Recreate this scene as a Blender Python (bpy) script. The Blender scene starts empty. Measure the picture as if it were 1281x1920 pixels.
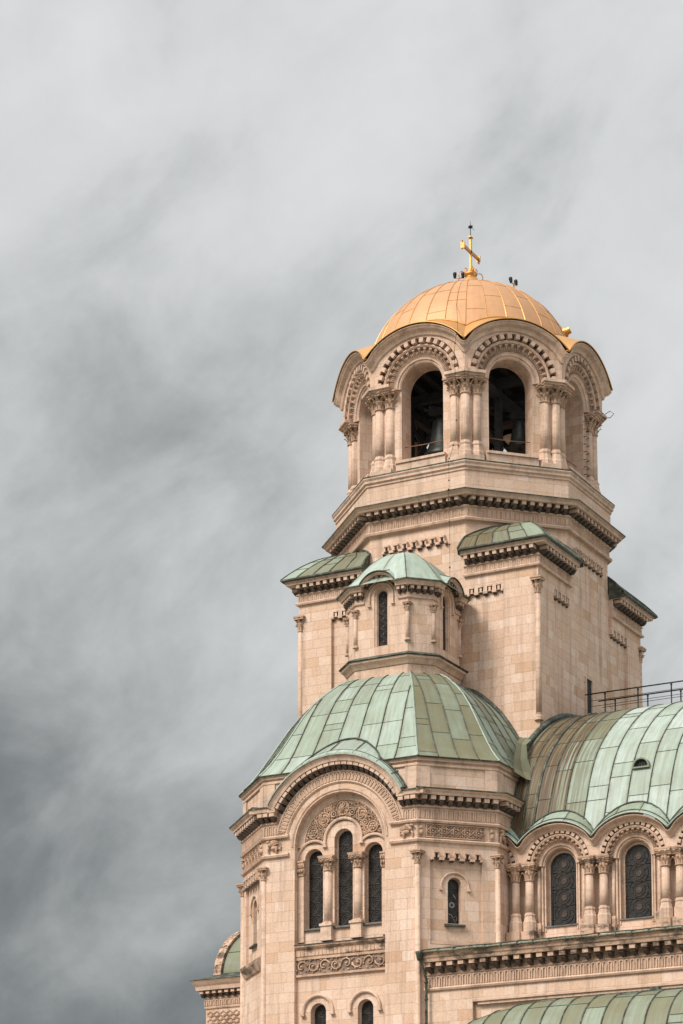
import bpy, math, random
from math import sin, cos, tan, pi, sqrt, radians as R
from mathutils import Vector
random.seed(11)
scene = bpy.context.scene
COL = scene.collection

# ------------------------------------------------------------------ camera
Z0 = 49.3                       # height of the belfry ledge above the square
TH, PITCH, DIST = 0.442975, 0.134947, 130.383
cam_d = bpy.data.cameras.new("camera"); cam = bpy.data.objects.new("camera", cam_d); COL.objects.link(cam)
cam.location = (sin(TH)*DIST, -cos(TH)*DIST, Z0-47.68)
cam.rotation_euler = (pi/2+PITCH, 0, TH+0.053861)
cam_d.sensor_fit = 'VERTICAL'; cam_d.sensor_height = 36; cam_d.sensor_width = 24
cam_d.lens = 4739.22*36/1920; cam_d.shift_y = 1037.33/1920; cam_d.shift_x = 0
cam_d.clip_start = 1; cam_d.clip_end = 5000
scene.camera = cam

# ------------------------------------------------------------------ sky, sun, exposure
SUN_EL, SUN_AZ = R(44), R(-112)     # azimuth of the direction towards the sun, from +x
world = bpy.data.worlds.new("World"); scene.world = world; world.use_nodes = True
SK1, SK2 = 15.1, 1.3
def build_world():
    nt = world.node_tree; nt.nodes.clear(); N = nt.nodes.new; L = nt.links.new
    out = N('ShaderNodeOutputWorld'); bg = N('ShaderNodeBackground'); L(bg.outputs[0], out.inputs[0])
    sky = N('ShaderNodeTexSky'); sky.sky_type = 'NISHITA'; sky.sun_disc = False
    sky.sun_elevation = SUN_EL; sky.sun_rotation = pi/2-SUN_AZ
    tc = N('ShaderNodeTexCoord')
    def M(op, a, b=None, c=None):
        n = N('ShaderNodeMath'); n.operation = op
        for i, v in enumerate((a, b, c)):
            if v is None: continue
            if isinstance(v, (int, float)): n.inputs[i].default_value = v
            else: L(v, n.inputs[i])
        return n.outputs[0]
    def dot(v):
        n = N('ShaderNodeVectorMath'); n.operation = 'DOT_PRODUCT'; L(tc.outputs['Generated'], n.inputs[0]); n.inputs[1].default_value = v
        return n.outputs['Value']
    yaw = TH+0.054
    fwd = Vector((-sin(yaw)*cos(R(20)), cos(yaw)*cos(R(20)), sin(R(20)))); rt = Vector((cos(yaw), sin(yaw), 0)); up = rt.cross(fwd)
    al = rt*cos(R(42))+up*sin(R(42)); ac = -rt*sin(R(42))+up*cos(R(42))   # wind direction of the cloud streets
    def comb(a, b, c):
        n = N('ShaderNodeCombineXYZ'); L(a, n.inputs[0]); L(b, n.inputs[1])
        if isinstance(c, (int, float)): n.inputs[2].default_value = c
        else: L(c, n.inputs[2])
        return n.outputs[0]
    da, dc, df = dot(al), dot(ac), dot(fwd)
    def noise(sa, sc, scale, det, rough, off, dist=0.0):
        n = N('ShaderNodeTexNoise'); n.inputs['Scale'].default_value = scale; n.inputs['Detail'].default_value = det
        n.inputs['Roughness'].default_value = rough; n.inputs['Distortion'].default_value = dist
        L(comb(M('MULTIPLY_ADD', da, sa, off), M('MULTIPLY', dc, sc), M('MULTIPLY', df, 1.0)), n.inputs['Vector']); return n.outputs['Fac']
    n1 = noise(1.0, 1.7, 5.2, 6, 0.50, SK1, 0.25)
    n2 = noise(0.9, 1.4, 12.0, 7, 0.56, SK2, 0.5)
    n3 = noise(1.0, 1.1, 32.0, 5, 0.6, 1.7, 0.3)
    mix = M('ADD', M('ADD', M('MULTIPLY', n1, 0.52), M('MULTIPLY', n2, 0.34)), M('MULTIPLY', n3, 0.14))
    z = dot(Vector((0, 0, 1)))
    h = dot(rt)
    # heavier cloud towards the horizon and towards the left
    g = M('ADD', M('MULTIPLY', M('SUBTRACT', z, 0.335), 0.95), M('MULTIPLY', h, 0.34))
    v = M('ADD', M('ADD', M('MULTIPLY', mix, 0.92), 0.065), M('MINIMUM', M('MAXIMUM', g, -0.30), 0.10))
    rmp = N('ShaderNodeValToRGB'); L(v, rmp.inputs[0]); e = rmp.color_ramp.elements
    e[0].position = 0.18; e[0].color = (0.082, 0.091, 0.092, 1); e[1].position = 0.72; e[1].color = (0.572, 0.580, 0.580, 1)
    for p, c in ((0.32, (0.170, 0.181, 0.181, 1)), (0.42, (0.288, 0.299, 0.298, 1)), (0.51, (0.408, 0.418, 0.417, 1)), (0.60, (0.508, 0.517, 0.516, 1))):
        x = e.new(p); x.color = c
    # overcast is brighter overhead; the boost behind the camera is added wall fill
    back = dot(Vector((-0.2, -0.75, 0.62)))
    k = M('ADD', 1.0, M('MULTIPLY', M('MAXIMUM', M('ADD', back, 0.0), 0.0), 1.5))
    sc = N('ShaderNodeVectorMath'); sc.operation = 'SCALE'; L(rmp.outputs[0], sc.inputs[0]); L(M('MULTIPLY', k, 10.0), sc.inputs['Scale'])
    mx = N('ShaderNodeMix'); mx.data_type = 'RGBA'; mx.inputs[0].default_value = 0.96
    L(sky.outputs[0], mx.inputs[6]); L(sc.outputs[0], mx.inputs[7]); L(mx.outputs[2], bg.inputs[0]); bg.inputs[1].default_value = 0.1
build_world()
sun_d = bpy.data.lights.new("sun", 'SUN'); sun = bpy.data.objects.new("sun", sun_d); COL.objects.link(sun)
sun_d.energy = 2.9; sun_d.angle = R(22); sun_d.color = (1.0, 0.93, 0.84)
sd = Vector((cos(SUN_EL)*cos(SUN_AZ), cos(SUN_EL)*sin(SUN_AZ), sin(SUN_EL)))
sun.rotation_euler = sd.to_track_quat('Z', 'Y').to_euler()
vs = scene.view_settings; scene.display_settings.display_device = 'sRGB'
vs.view_transform = 'Standard'; vs.look = 'None'; vs.gamma = 1; vs.exposure = 0.40; vs.use_curve_mapping = False
scene.cycles.max_bounces = 6; scene.cycles.use_denoising = True

# ------------------------------------------------------------------ materials
def newmat(name):
    m = bpy.data.materials.new(name); m.use_nodes = True
    nt = m.node_tree; b = nt.nodes['Principled BSDF']; return m, nt, b
class NT:
    def __init__(s, nt): s.nt = nt
    def N(s, t, **k):
        n = s.nt.nodes.new(t)
        for a, v in k.items(): setattr(n, a, v)
        return n
    def L(s, a, b): s.nt.links.new(a, b)
    def M(s, op, a, b=None, c=None):
        n = s.N('ShaderNodeMath', operation=op)
        for i, v in enumerate((a, b, c)):
            if v is None: continue
            if isinstance(v, (int, float)): n.inputs[i].default_value = v
            else: s.L(v, n.inputs[i])
        return n.outputs[0]
    def ramp(s, f, stops):
        r = s.N('ShaderNodeValToRGB'); s.L(f, r.inputs[0]); e = r.color_ramp.elements
        while len(e) > 1: e.remove(e[-1])
        e[0].position = stops[0][0]; e[0].color = (*stops[0][1], 1)
        for p, c in stops[1:]:
            x = e.new(p); x.color = (*c, 1)
        return r.outputs[0]
    def noise(s, vec, scale, det=4, rough=0.55, dist=0):
        n = s.N('ShaderNodeTexNoise'); n.inputs['Scale'].default_value = scale; n.inputs['Detail'].default_value = det
        n.inputs['Roughness'].default_value = rough; n.inputs['Distortion'].default_value = dist
        if vec is not None: s.L(vec, n.inputs['Vector'])
        return n.outputs['Fac']
    def mix(s, f, a, b, mode='MIX'):
        n = s.N('ShaderNodeMix', data_type='RGBA', blend_type=mode)
        for i, v in ((0, f), (6, a), (7, b)):
            if isinstance(v, (int, float)): n.inputs[i].default_value = v
            elif isinstance(v, tuple): n.inputs[i].default_value = (*v, 1)
            else: s.L(v, n.inputs[i])
        return n.outputs[2]
    def scalev(s, vec, sc):
        n = s.N('ShaderNodeMapping'); s.L(vec, n.inputs[0]); n.inputs['Scale'].default_value = sc; return n.outputs[0]

def stone_mat(name, blocks=True, stain=0.38, black=0.0, bw=1.08, bh=0.49, tint=(1, 1, 1)):
    m, nt, b = newmat(name); t = NT(nt)
    uv = t.N('ShaderNodeUVMap').outputs[0]; geo = t.N('ShaderNodeNewGeometry').outputs['Position']
    sep = t.N('ShaderNodeSeparateXYZ'); t.L(uv, sep.inputs[0]); u, v = sep.outputs[0], sep.outputs[1]
    def tc(c): return tuple(a*b for a, b in zip(c, tint))
    if blocks:
        row = t.M('FLOOR', t.M('DIVIDE', v, bh))
        wn = t.N('ShaderNodeTexWhiteNoise', noise_dimensions='1D'); t.L(row, wn.inputs['W'])
        uo = t.M('ADD', t.M('DIVIDE', u, bw), t.M('MULTIPLY', wn.outputs[0], 5.0))
        colf = t.M('FLOOR', uo)
        # every second block is cut short so the joints do not fall on a grid
        fu = t.M('FRACT', uo)
        cut = t.M('GREATER_THAN', fu, t.M('MULTIPLY_ADD', wn.outputs[0], 0.3, 0.42))
        wide = t.N('ShaderNodeTexWhiteNoise', noise_dimensions='2D'); cb = t.N('ShaderNodeCombineXYZ'); t.L(colf, cb.inputs[0]); t.L(row, cb.inputs[1]); t.L(cb.outputs[0], wide.inputs[0])
        split = t.M('MULTIPLY', cut, t.M('GREATER_THAN', wide.outputs[0], 0.62))
        cb2 = t.N('ShaderNodeCombineXYZ'); t.L(t.M('ADD', colf, t.M('MULTIPLY', split, 0.5)), cb2.inputs[0]); t.L(row, cb2.inputs[1])
        w2 = t.N('ShaderNodeTexWhiteNoise', noise_dimensions='2D'); t.L(cb2.outputs[0], w2.inputs[0])
        base = t.ramp(w2.outputs[0], [(0, tc((0.54, 0.350, 0.235))), (0.10, tc((0.60, 0.415, 0.302))), (0.35, tc((0.635, 0.456, 0.348))), (0.75, tc((0.660, 0.484, 0.378))), (1, tc((0.70, 0.535, 0.432)))])
        # joints
        jv = t.M('ABSOLUTE', t.M('SUBTRACT', t.M('FRACT', t.M('DIVIDE', v, bh)), 0.5))
        jh = t.M('GREATER_THAN', jv, 0.5-0.014/bh)
        ju = t.M('GREATER_THAN', t.M('ABSOLUTE', t.M('SUBTRACT', fu, 0.5)), 0.5-0.012/bw)
        js = t.M('MULTIPLY', t.M('LESS_THAN', t.M('ABSOLUTE', t.M('SUBTRACT', fu, t.M('MULTIPLY_ADD', wn.outputs[0], 0.3, 0.42))), 0.010/bw), t.M('GREATER_THAN', wide.outputs[0], 0.62))
        joint = t.M('MAXIMUM', t.M('MAXIMUM', jh, ju), js)
    else:
        n = t.noise(geo, 0.9, 3)
        base = t.ramp(n, [(0.3, tc((0.60, 0.420, 0.312))), (0.7, tc((0.660, 0.484, 0.378)))])
        ju = t.M('GREATER_THAN', t.M('ABSOLUTE', t.M('SUBTRACT', t.M('FRACT', t.M('DIVIDE', u, 1.3)), 0.5)), 0.5-0.008)
        joint = t.M('MULTIPLY', ju, 0.6)
    c = t.mix(t.M('MULTIPLY', joint, 0.32), base, tc((0.24, 0.165, 0.12)))
    # mottling, run-off streaks, soot
    fine = t.noise(geo, 9.0, 5, 0.65)
    c = t.mix(1.0, c, t.ramp(fine, [(0.25, (0.80, 0.78, 0.76)), (0.55, (1, 1, 1)), (0.8, (1.06, 1.05, 1.04))]), 'MULTIPLY')
    big = t.noise(geo, 0.32, 4, 0.6)
    c = t.mix(t.M('MULTIPLY', t.ramp(big, [(0.42, (0, 0, 0)), (0.72, (1, 1, 1))]), 0.25), c, tc((0.54, 0.37, 0.26)))
    st = t.noise(t.scalev(geo, (2.6, 2.6, 0.16)), 1.0, 5, 0.65)
    c = t.mix(t.M('MULTIPLY', t.ramp(st, [(0.50, (0, 0, 0)), (0.68, (1, 1, 1))]), stain), c, (0.16, 0.115, 0.085))
    if black > 0:
        bl = t.noise(t.scalev(geo, (0.9, 0.9, 2.2)), 1.0, 6, 0.7, 0.4)
        c = t.mix(t.M('MULTIPLY', t.ramp(bl, [(0.46, (0, 0, 0)), (0.60, (1, 1, 1))]), black), c, (0.055, 0.045, 0.038))
    t.L(c, b.inputs['Base Color']); b.inputs['Roughness'].default_value = 0.85; b.inputs['Specular IOR Level'].default_value = 0.25
    bp = t.N('ShaderNodeBump'); bp.inputs['Strength'].default_value = 0.5; bp.inputs['Distance'].default_value = 0.02
    t.L(t.M('SUBTRACT', t.noise(geo, 14, 5, 0.7), t.M('MULTIPLY', joint, 0.7)), bp.inputs['Height']); t.L(bp.outputs[0], b.inputs['Normal'])
    return m

def copper_mat(name, sheet=True):
    m, nt, b = newmat(name); t = NT(nt)
    uv = t.N('ShaderNodeUVMap').outputs[0]; geo = t.N('ShaderNodeNewGeometry').outputs['Position']
    if sheet:
        tone = t.N('ShaderNodeAttribute', attribute_name='tone').outputs['Fac']; rust = t.N('ShaderNodeAttribute', attribute_name='rust').outputs['Fac']
        n = t.noise(geo, 1.1, 5, 0.6)
        f = t.M('ADD', tone, t.M('MULTIPLY', t.M('SUBTRACT', n, 0.5), 0.42))
        c = t.ramp(f, [(0.0, (0.125, 0.098, 0.048)), (0.22, (0.160, 0.152, 0.085)), (0.42, (0.180, 0.205, 0.138)), (0.62, (0.245, 0.308, 0.240)), (0.85, (0.325, 0.402, 0.345)), (1.0, (0.42, 0.49, 0.45))])
        st = t.noise(t.scalev(uv, (5.0, 0.35, 1)), 1.0, 6, 0.7)
        c = t.mix(t.M('MULTIPLY', t.ramp(st, [(0.42, (0, 0, 0)), (0.70, (1, 1, 1))]), 0.50), c, (0.165, 0.135, 0.08))
        su = t.N('ShaderNodeSeparateXYZ'); t.L(uv, su.inputs[0]); fr_ = t.M('FRACT', su.outputs[0])
        ed = t.M('MINIMUM', fr_, t.M('SUBTRACT', 1.0, fr_))
        em = t.M('MULTIPLY', t.ramp(ed, [(0.0, (1, 1, 1)), (0.16, (0, 0, 0))]), t.ramp(t.noise(geo, 2.3, 4, 0.7), [(0.38, (0, 0, 0)), (0.62, (1, 1, 1))]))
        c = t.mix(t.M('MULTIPLY', em, 0.6), c, (0.13, 0.105, 0.06))
        st2 = t.noise(t.scalev(uv, (9.0, 0.22, 1)), 1.0, 4, 0.6, 0.2)
        rf = t.M('MULTIPLY', rust, t.ramp(st2, [(0.40, (0, 0, 0)), (0.52, (1, 1, 1))]))
        c = t.mix(rf, c, (0.075, 0.042, 0.019))
        sp = t.noise(geo, 26, 4, 0.7)
        c = t.mix(t.M('MULTIPLY', t.ramp(sp, [(0.55, (0, 0, 0)), (0.75, (1, 1, 1))]), 0.35), c, (0.17, 0.17, 0.12))
    else:
        n = t.noise(geo, 2.2, 5, 0.7)
        c = t.ramp(n, [(0.3, (0.018, 0.020, 0.016)), (0.5, (0.050, 0.054, 0.040)), (0.72, (0.16, 0.20, 0.155))])
    t.L(c, b.inputs['Base Color']); b.inputs['Roughness'].default_value = 0.62; b.inputs['Specular IOR Level'].default_value = 0.4
    bp = t.N('ShaderNodeBump'); bp.inputs['Strength'].default_value = 0.35; bp.inputs['Distance'].default_value = 0.05
    t.L(t.noise(geo, 1.6, 4, 0.5), bp.inputs['Height']); t.L(bp.outputs[0], b.inputs['Normal'])
    return m

def gold_mat(name, col, rough, metal, var=0.3):
    m, nt, b = newmat(name); t = NT(nt)
    geo = t.N('ShaderNodeNewGeometry').outputs['Position']
    tone = t.N('ShaderNodeAttribute', attribute_name='tone').outputs['Fac']
    n = t.noise(geo, 1.3, 5, 0.6)
    f = t.M('ADD', t.M('MULTIPLY', tone, 0.4), t.M('MULTIPLY', n, 0.6))
    c = t.ramp(f, [(0.2, tuple(x*(1-var) for x in col)), (0.75, col)])
    sp = t.noise(geo, 30, 3, 0.7)
    c = t.mix(t.M('MULTIPLY', t.ramp(sp, [(0.5, (0, 0, 0)), (0.8, (1, 1, 1))]), 0.25), c, (0.42, 0.25, 0.12))
    t.L(c, b.inputs['Base Color']); b.inputs['Roughness'].default_value = rough; b.inputs['Metallic'].default_value = metal
    bp = t.N('ShaderNodeBump'); bp.inputs['Strength'].default_value = 0.3; bp.inputs['Distance'].default_value = 0.05
    t.L(t.noise(geo, 2.0, 4), bp.inputs['Height']); t.L(bp.outputs[0], b.inputs['Normal'])
    return m
def plain_mat(name, c1, c2, rough=0.6, metal=0.0, scale=3.0):
    m, nt, b = newmat(name); t = NT(nt)
    geo = t.N('ShaderNodeNewGeometry').outputs['Position']
    t.L(t.ramp(t.noise(geo, scale, 4), [(0.3, c1), (0.7, c2)]), b.inputs['Base Color'])
    b.inputs['Roughness'].default_value = rough; b.inputs['Metallic'].default_value = metal
    return m
M_WALL = stone_mat('limestone_blocks')
M_TRIM = stone_mat('limestone_trim', blocks=False, stain=0.45, black=0.22)
M_DIRTY = stone_mat('limestone_sooted', blocks=False, stain=0.6, black=0.85, tint=(0.92, 0.88, 0.84))
M_SOOT_SHADE = plain_mat('soot_and_painted_shade', (0.045, 0.034, 0.028), (0.13, 0.095, 0.072), 0.9, 0, 2.5)  # near-black colour that paints shade as well as soot in recesses
M_HOLLOW = plain_mat('painted_shade_hollow', (0.11, 0.075, 0.055), (0.30, 0.205, 0.148), 0.9, 0, 3.0)  # dark brown, shade painted behind leaves and carvings
M_CARVE = stone_mat('limestone_carved', blocks=False, stain=0.55, black=0.35, tint=(0.86, 0.80, 0.74))
M_SHEET = copper_mat('copper_sheet'); M_SEAM = copper_mat('copper_seam', False)
M_GOLD = gold_mat('gilded_sheet', (0.60, 0.328, 0.165), 0.58, 0.38); M_GHOOD = gold_mat('gilded_hood_sheet', (0.70, 0.375, 0.125), 0.45, 0.65); M_GSEAM = gold_mat('gilded_seam', (0.66, 0.345, 0.11), 0.46, 0.7)
M_DARK = plain_mat('dark_timber', (0.012, 0.012, 0.013), (0.03, 0.03, 0.032), 0.9)
M_BRONZE = plain_mat('old_bronze', (0.03, 0.032, 0.03), (0.07, 0.075, 0.07), 0.5, 0.5)
M_GLASS = plain_mat('leaded_glass', (0.008, 0.008, 0.008), (0.026, 0.022, 0.019), 0.34, 0.0, 5.0)
M_GLASSB = plain_mat('amber_glass', (0.035, 0.024, 0.018), (0.11, 0.065, 0.045), 0.3, 0.0, 9.0)
M_LEAD = plain_mat('window_lead', (0.018, 0.015, 0.013), (0.075, 0.055, 0.044), 0.5, 0.3)
M_WHITE = plain_mat('pale_glass', (0.5, 0.5, 0.48), (0.6, 0.6, 0.58), 0.5)
M_SILL = plain_mat('lead_sill', (0.02, 0.021, 0.02), (0.07, 0.075, 0.065), 0.6, 0.1, 4.0)
M_OCHRE = plain_mat('ochre_recess', (0.36, 0.225, 0.145), (0.52, 0.35, 0.245), 0.9, 0, 2.0)
M_IRON = plain_mat('black_iron', (0.012, 0.012, 0.013), (0.03, 0.03, 0.03), 0.5, 0.4)
M_RUSTY = plain_mat('rusty_rod', (0.16, 0.07, 0.04), (0.28, 0.13, 0.08), 0.6, 0.2)
M_PIPE = plain_mat('zinc_pipe', (0.10, 0.10, 0.085), (0.24, 0.21, 0.17), 0.5, 0.3, 1.5)
M_GROUND = plain_mat('paving', (0.16, 0.15, 0.13), (0.26, 0.24, 0.2), 0.9, 0, 0.4)

# ------------------------------------------------------------------ mesh builder
class MB:
    def __init__(s): s.v = []; s.f = []; s.uv = []; s.mi = []; s.tone = []; s.rust = []; s.sm = []; s.xf = None
    def add(s, pts, faces, mi=0, tone=0.5, rust=0.0, smooth=False, uvs=None):
        o = len(s.v)
        s.v.extend([Vector(p) for p in pts])
        for k, f in enumerate(faces):
            s.f.append([o+i for i in f]); s.mi.append(mi); s.tone.append(tone); s.rust.append(rust); s.sm.append(smooth)
            s.uv.append([uvs[i] for i in f] if uvs else None)
    def quad(s, a, b, c, d, **k): s.add([a, b, c, d], [(0, 1, 2, 3)], **k)
    def build(s, name, mats, parent=None, label=None, xf=None):
        me = bpy.data.meshes.new(name)
        V = [xf(p) if xf else p for p in s.v]
        me.from_pydata([(p[0], p[1], p[2]) for p in V], [], s.f)
        for m in (mats if isinstance(mats, (list, tuple)) else [mats]): me.materials.append(m)
        uvl = me.uv_layers.new(name='UVMap')
        me.update()
        ul = [0.0]*(2*len(me.loops)); k = 0
        for fi, p in enumerate(me.polygons):
            g = s.uv[fi]
            if g is None:
                n = p.normal
                if abs(n.z) > 0.85: tx, ty = Vector((1, 0, 0)), Vector((0, 1, 0))
                else:
                    h = Vector((n.x, n.y, 0)).normalized(); tx = Vector((-h.y, h.x, 0)); ty = Vector((0, 0, 1))
            for j, li in enumerate(p.loop_indices):
                if g is None:
                    co = me.vertices[me.loops[li].vertex_index].co; a, b = tx.dot(co), ty.dot(co)
                else: a, b = g[j]
                ul[2*li] = a; ul[2*li+1] = b
        uvl.data.foreach_set('uv', ul)
        me.polygons.foreach_set('material_index', s.mi); me.polygons.foreach_set('use_smooth', s.sm)
        for nm, arr in (('tone', s.tone), ('rust', s.rust)):
            if len(set(arr)) > 1 or nm == 'tone':
                at = me.attributes.new(nm, 'FLOAT', 'FACE'); at.data.foreach_set('value', arr)
        me.update()
        o = bpy.data.objects.new(name, me); COL.objects.link(o)
        if parent is not None: o.parent = parent
        if label: o['label'] = label
        return o
    def box(s, x0, x1, y0, y1, z0, z1, **k):
        p = [(x0, y0, z0), (x1, y0, z0), (x1, y1, z0), (x0, y1, z0), (x0, y0, z1), (x1, y0, z1), (x1, y1, z1), (x0, y1, z1)]
        s.add(p, [(0, 3, 2, 1), (4, 5, 6, 7), (0, 1, 5, 4), (1, 2, 6, 5), (2, 3, 7, 6), (3, 0, 4, 7)], **k)
    def fbox(s, F, u0, u1, w0, w1, z0, z1, **k):
        p = [F(u0, w1, z0), F(u1, w1, z0), F(u1, w0, z0), F(u0, w0, z0), F(u0, w1, z1), F(u1, w1, z1), F(u1, w0, z1), F(u0, w0, z1)]
        s.add(p, [(0, 3, 2, 1), (4, 5, 6, 7), (0, 1, 5, 4), (1, 2, 6, 5), (2, 3, 7, 6), (3, 0, 4, 7)], **k)
    def rings(s, rs, closed=True, cap0=False, cap1=False, **k):
        n = len(rs[0]); pts = [p for r in rs for p in r]; fs = []
        m = n if closed else n-1
        for i in range(len(rs)-1):
            for j in range(m):
                a, b = i*n+j, i*n+(j+1) % n
                fs.append((a, b, b+n, a+n))
        if cap0: fs.append(tuple(range(n))[::-1])
        if cap1: fs.append(tuple((len(rs)-1)*n+j for j in range(n)))
        s.add(pts, fs, **k)
    def lathe(s, c, prof, seg=16, a0=0, a1=2*pi, **k):
        full = abs(a1-a0-2*pi) < 1e-6
        n = seg if full else seg+1
        k.setdefault('smooth', True)
        s.rings([[(c[0]+r*cos(a0+(a1-a0)*j/seg), c[1]+r*sin(a0+(a1-a0)*j/seg), c[2]+z) for j in range(n)] for r, z in prof], closed=full, cap0=prof[0][0] > 1e-4, cap1=prof[-1][0] > 1e-4, **k)
    def tube(s, path, r, seg=5, **k):
        k.setdefault('smooth', True)
        P = [Vector(p) for p in path]; rs = []
        up = None
        for i, p in enumerate(P):
            d = (P[min(i+1, len(P)-1)]-P[max(i-1, 0)])
            if d.length < 1e-9: d = Vector((0, 0, 1))
            d.normalize()
            if up is None:
                up = Vector((0, 0, 1)) if abs(d.z) < 0.9 else Vector((1, 0, 0))
            a = d.cross(up)
            if a.length < 1e-4: a = d.cross(Vector((0.3, 1, 0.2)))
            a.normalize(); b = a.cross(d); up = b
            rr = r[i] if isinstance(r, (list, tuple)) else r
            rs.append([p+a*rr*cos(2*pi*j/seg)+b*rr*sin(2*pi*j/seg) for j in range(seg)])
        s.rings(rs, cap0=True, cap1=True, **k)
    def blob(s, c, rx, ry, rz, F=None, seg=6, **k):
        k.setdefault('smooth', True)
        rs = []
        for i in range(1, 4):
            ph = pi*i/4
            rs.append([(cos(2*pi*j/seg)*sin(ph), sin(2*pi*j/seg)*sin(ph), cos(ph)) for j in range(seg)])
        def mp(q):
            a, b, d = c[0]+q[0]*rx, c[1]+q[1]*ry, c[2]+q[2]*rz
            return F(a, b, d) if F else (a, b, d)
        s.rings([[mp(q) for q in r] for r in rs], cap0=True, cap1=True, **k)
    def arc(s, F, uc, zc, r0, r1, w0, w1, a0=0, a1=pi, seg=24, **k):
        """solid arch ring between radii r0 < r1, from wall depth w0 out to w1"""
        rs = []
        for i in range(seg+1):
            a = a0+(a1-a0)*i/seg; c, q = cos(a), sin(a)
            rs.append([F(uc+r*c, w, zc+r*q) for r, w in ((r0, w0), (r0, w1), (r1, w1), (r1, w0))])
        s.rings(rs, cap0=True, cap1=True, **k)
    def arcprof(s, F, uc, zc, prof, a0=0, a1=pi, seg=24, **k):
        rs = []
        for i in range(seg+1):
            a = a0+(a1-a0)*i/seg; c, q = cos(a), sin(a)
            rs.append([F(uc+r*c, w, zc+r*q) for r, w in prof])
        s.rings(rs, cap0=True, cap1=True, **k)

def frame(cx, cy, ang, ap=0.0, zoff=0.0):
    """wall frame: ang = direction of the outward normal; u runs to the right seen from outside"""
    n = (cos(ang), sin(ang)); t = (-n[1], n[0])
    def F(u, w, z): return Vector((cx+n[0]*(ap+w)+t[0]*u, cy+n[1]*(ap+w)+t[1]*u, z+zoff))
    return F

def wall(mb, F, u0, u1, z0, z1, ops=(), w=0.0, depth=0.5, top=False, reveal=True, jamb=False, **k):
    """wall sheet with round-arched openings (uc, half, sill, spring); z1 may be a function of u"""
    zt = z1 if callable(z1) else (lambda u: z1)
    us = {u0, u1}
    if callable(z1): us |= {u0+(u1-u0)*i/28 for i in range(29)}
    for uc, h, sl, sp in ops:
        us |= {uc-h*cos(pi*i/16) for i in range(17)}
    us = sorted(u for u in us if u0-1e-6 <= u <= u1+1e-6)
    out = [us[0]]
    for u in us[1:]:
        if u-out[-1] > 1e-4: out.append(u)
    us = out
    def opat(m):
        for o in ops:
            if abs(m-o[0]) < o[1]: return o
    for a, b in zip(us, us[1:]):
        o = opat((a+b)/2)
        if o:
            fa, fb = [o[3]+sqrt(max(0, o[1]**2-(x-o[0])**2)) for x in (a, b)]
            if o[2] > z0+1e-4: mb.quad(F(a, w, z0), F(b, w, z0), F(b, w, o[2]), F(a, w, o[2]), **k)
            if fa > zt(a)-1e-3 and fb > zt(b)-1e-3: continue
            mb.quad(F(a, w, min(fa, zt(a))), F(b, w, min(fb, zt(b))), F(b, w, zt(b)), F(a, w, zt(a)), **k)
        else: mb.quad(F(a, w, z0), F(b, w, z0), F(b, w, zt(b)), F(a, w, zt(a)), **k)
        if top: mb.quad(F(a, w, zt(a)), F(b, w, zt(b)), F(b, w-depth, zt(b)), F(a, w-depth, zt(a)), **k)
    if reveal:
        for uc, h, sl, sp in ops:
            pth = [(uc-h, sl), (uc-h, sp)]+[(uc-h*cos(pi*i/16), sp+h*sin(pi*i/16)) for i in range(1, 16)]+[(uc+h, sp), (uc+h, sl), (uc-h, sl)]
            if jamb: pth = [(uc+h, sp), (uc+h, sl), (uc-h, sl), (uc-h, sp)]
            elif sl >= sp-0.06: pth = pth[1:-2]
            for (a, za), (b, zb) in zip(pth, pth[1:]):
                mb.quad(F(a, w, za), F(b, w, zb), F(b, w-depth, zb), F(a, w-depth, za), **k)

def chsq(h, c):
    return [(-h, -h+c), (-h+c, -h), (h-c, -h), (h, -h+c), (h, h-c), (h-c, h), (-h+c, h), (-h, h-c)]
K = 2-sqrt(2)
def ring(cx, cy, h, c, d, z):
    """chamfered square grown outward by d"""
    return [(cx+x, cy+y, z) for x, y in chsq(h+d, c+d*K)]
def band(mb, cx, cy, h, c, prof, cap0=False, cap1=False, **k):
    mb.rings([ring(cx, cy, h, c, d, z) for d, z in prof], cap0=cap0, cap1=cap1, **k)
def poly_edges(cx, cy, h, c, d=0.0):
    P = [(cx+x, cy+y) for x, y in chsq(h+d, c+d*K)]
    return [(P[i], P[(i+1) % 8]) for i in range(8)]
def edge_frame(p0, p1):
    d = Vector((p1[0]-p0[0], p1[1]-p0[1])); L = d.length; d.normalize()
    n = (d.y, -d.x)
    def F(u, w, z): return Vector((p0[0]+d.x*u+n[0]*w, p0[1]+d.y*u+n[1]*w, z))
    return F, L
def corbel(mb, F, u, w, z0, z1, depth, **k):
    """scrolled bracket: deep square head over a shorter curled foot"""
    h = z1-z0
    mb.fbox(F, u-w/2, u+w/2, 0, depth, z0+h*0.55, z1, **k)
    pr = [(0.0, 0.55), (0.86, 0.55), (0.80, 0.30), (0.55, 0.06), (0.20, 0.0), (0.0, 0.0)]
    a = [F(u-w*0.36, depth*x, z0+h*y) for x, y in pr]; b = [F(u+w*0.36, depth*x, z0+h*y) for x, y in pr]
    n = len(pr); mb.add(a+b, [tuple(range(n)), tuple(range(2*n-1, n-1, -1))]+[(i, (i+1) % n, n+(i+1) % n, n+i) for i in range(n)], mi=1)  # foot coloured dark to deepen the shade under the head
def soot_shade(mb, F, u0, u1, z0, z1, depth):
    # near-black strips paint shade and soot into the hollow behind the brackets
    mb.fbox(F, u0, u1, 0, 0.012, z0+0.06, z1-0.004, mi=1); mb.fbox(F, u0, u1, 0.013, depth*0.96, z1-0.014, z1-0.004, mi=1)
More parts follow.
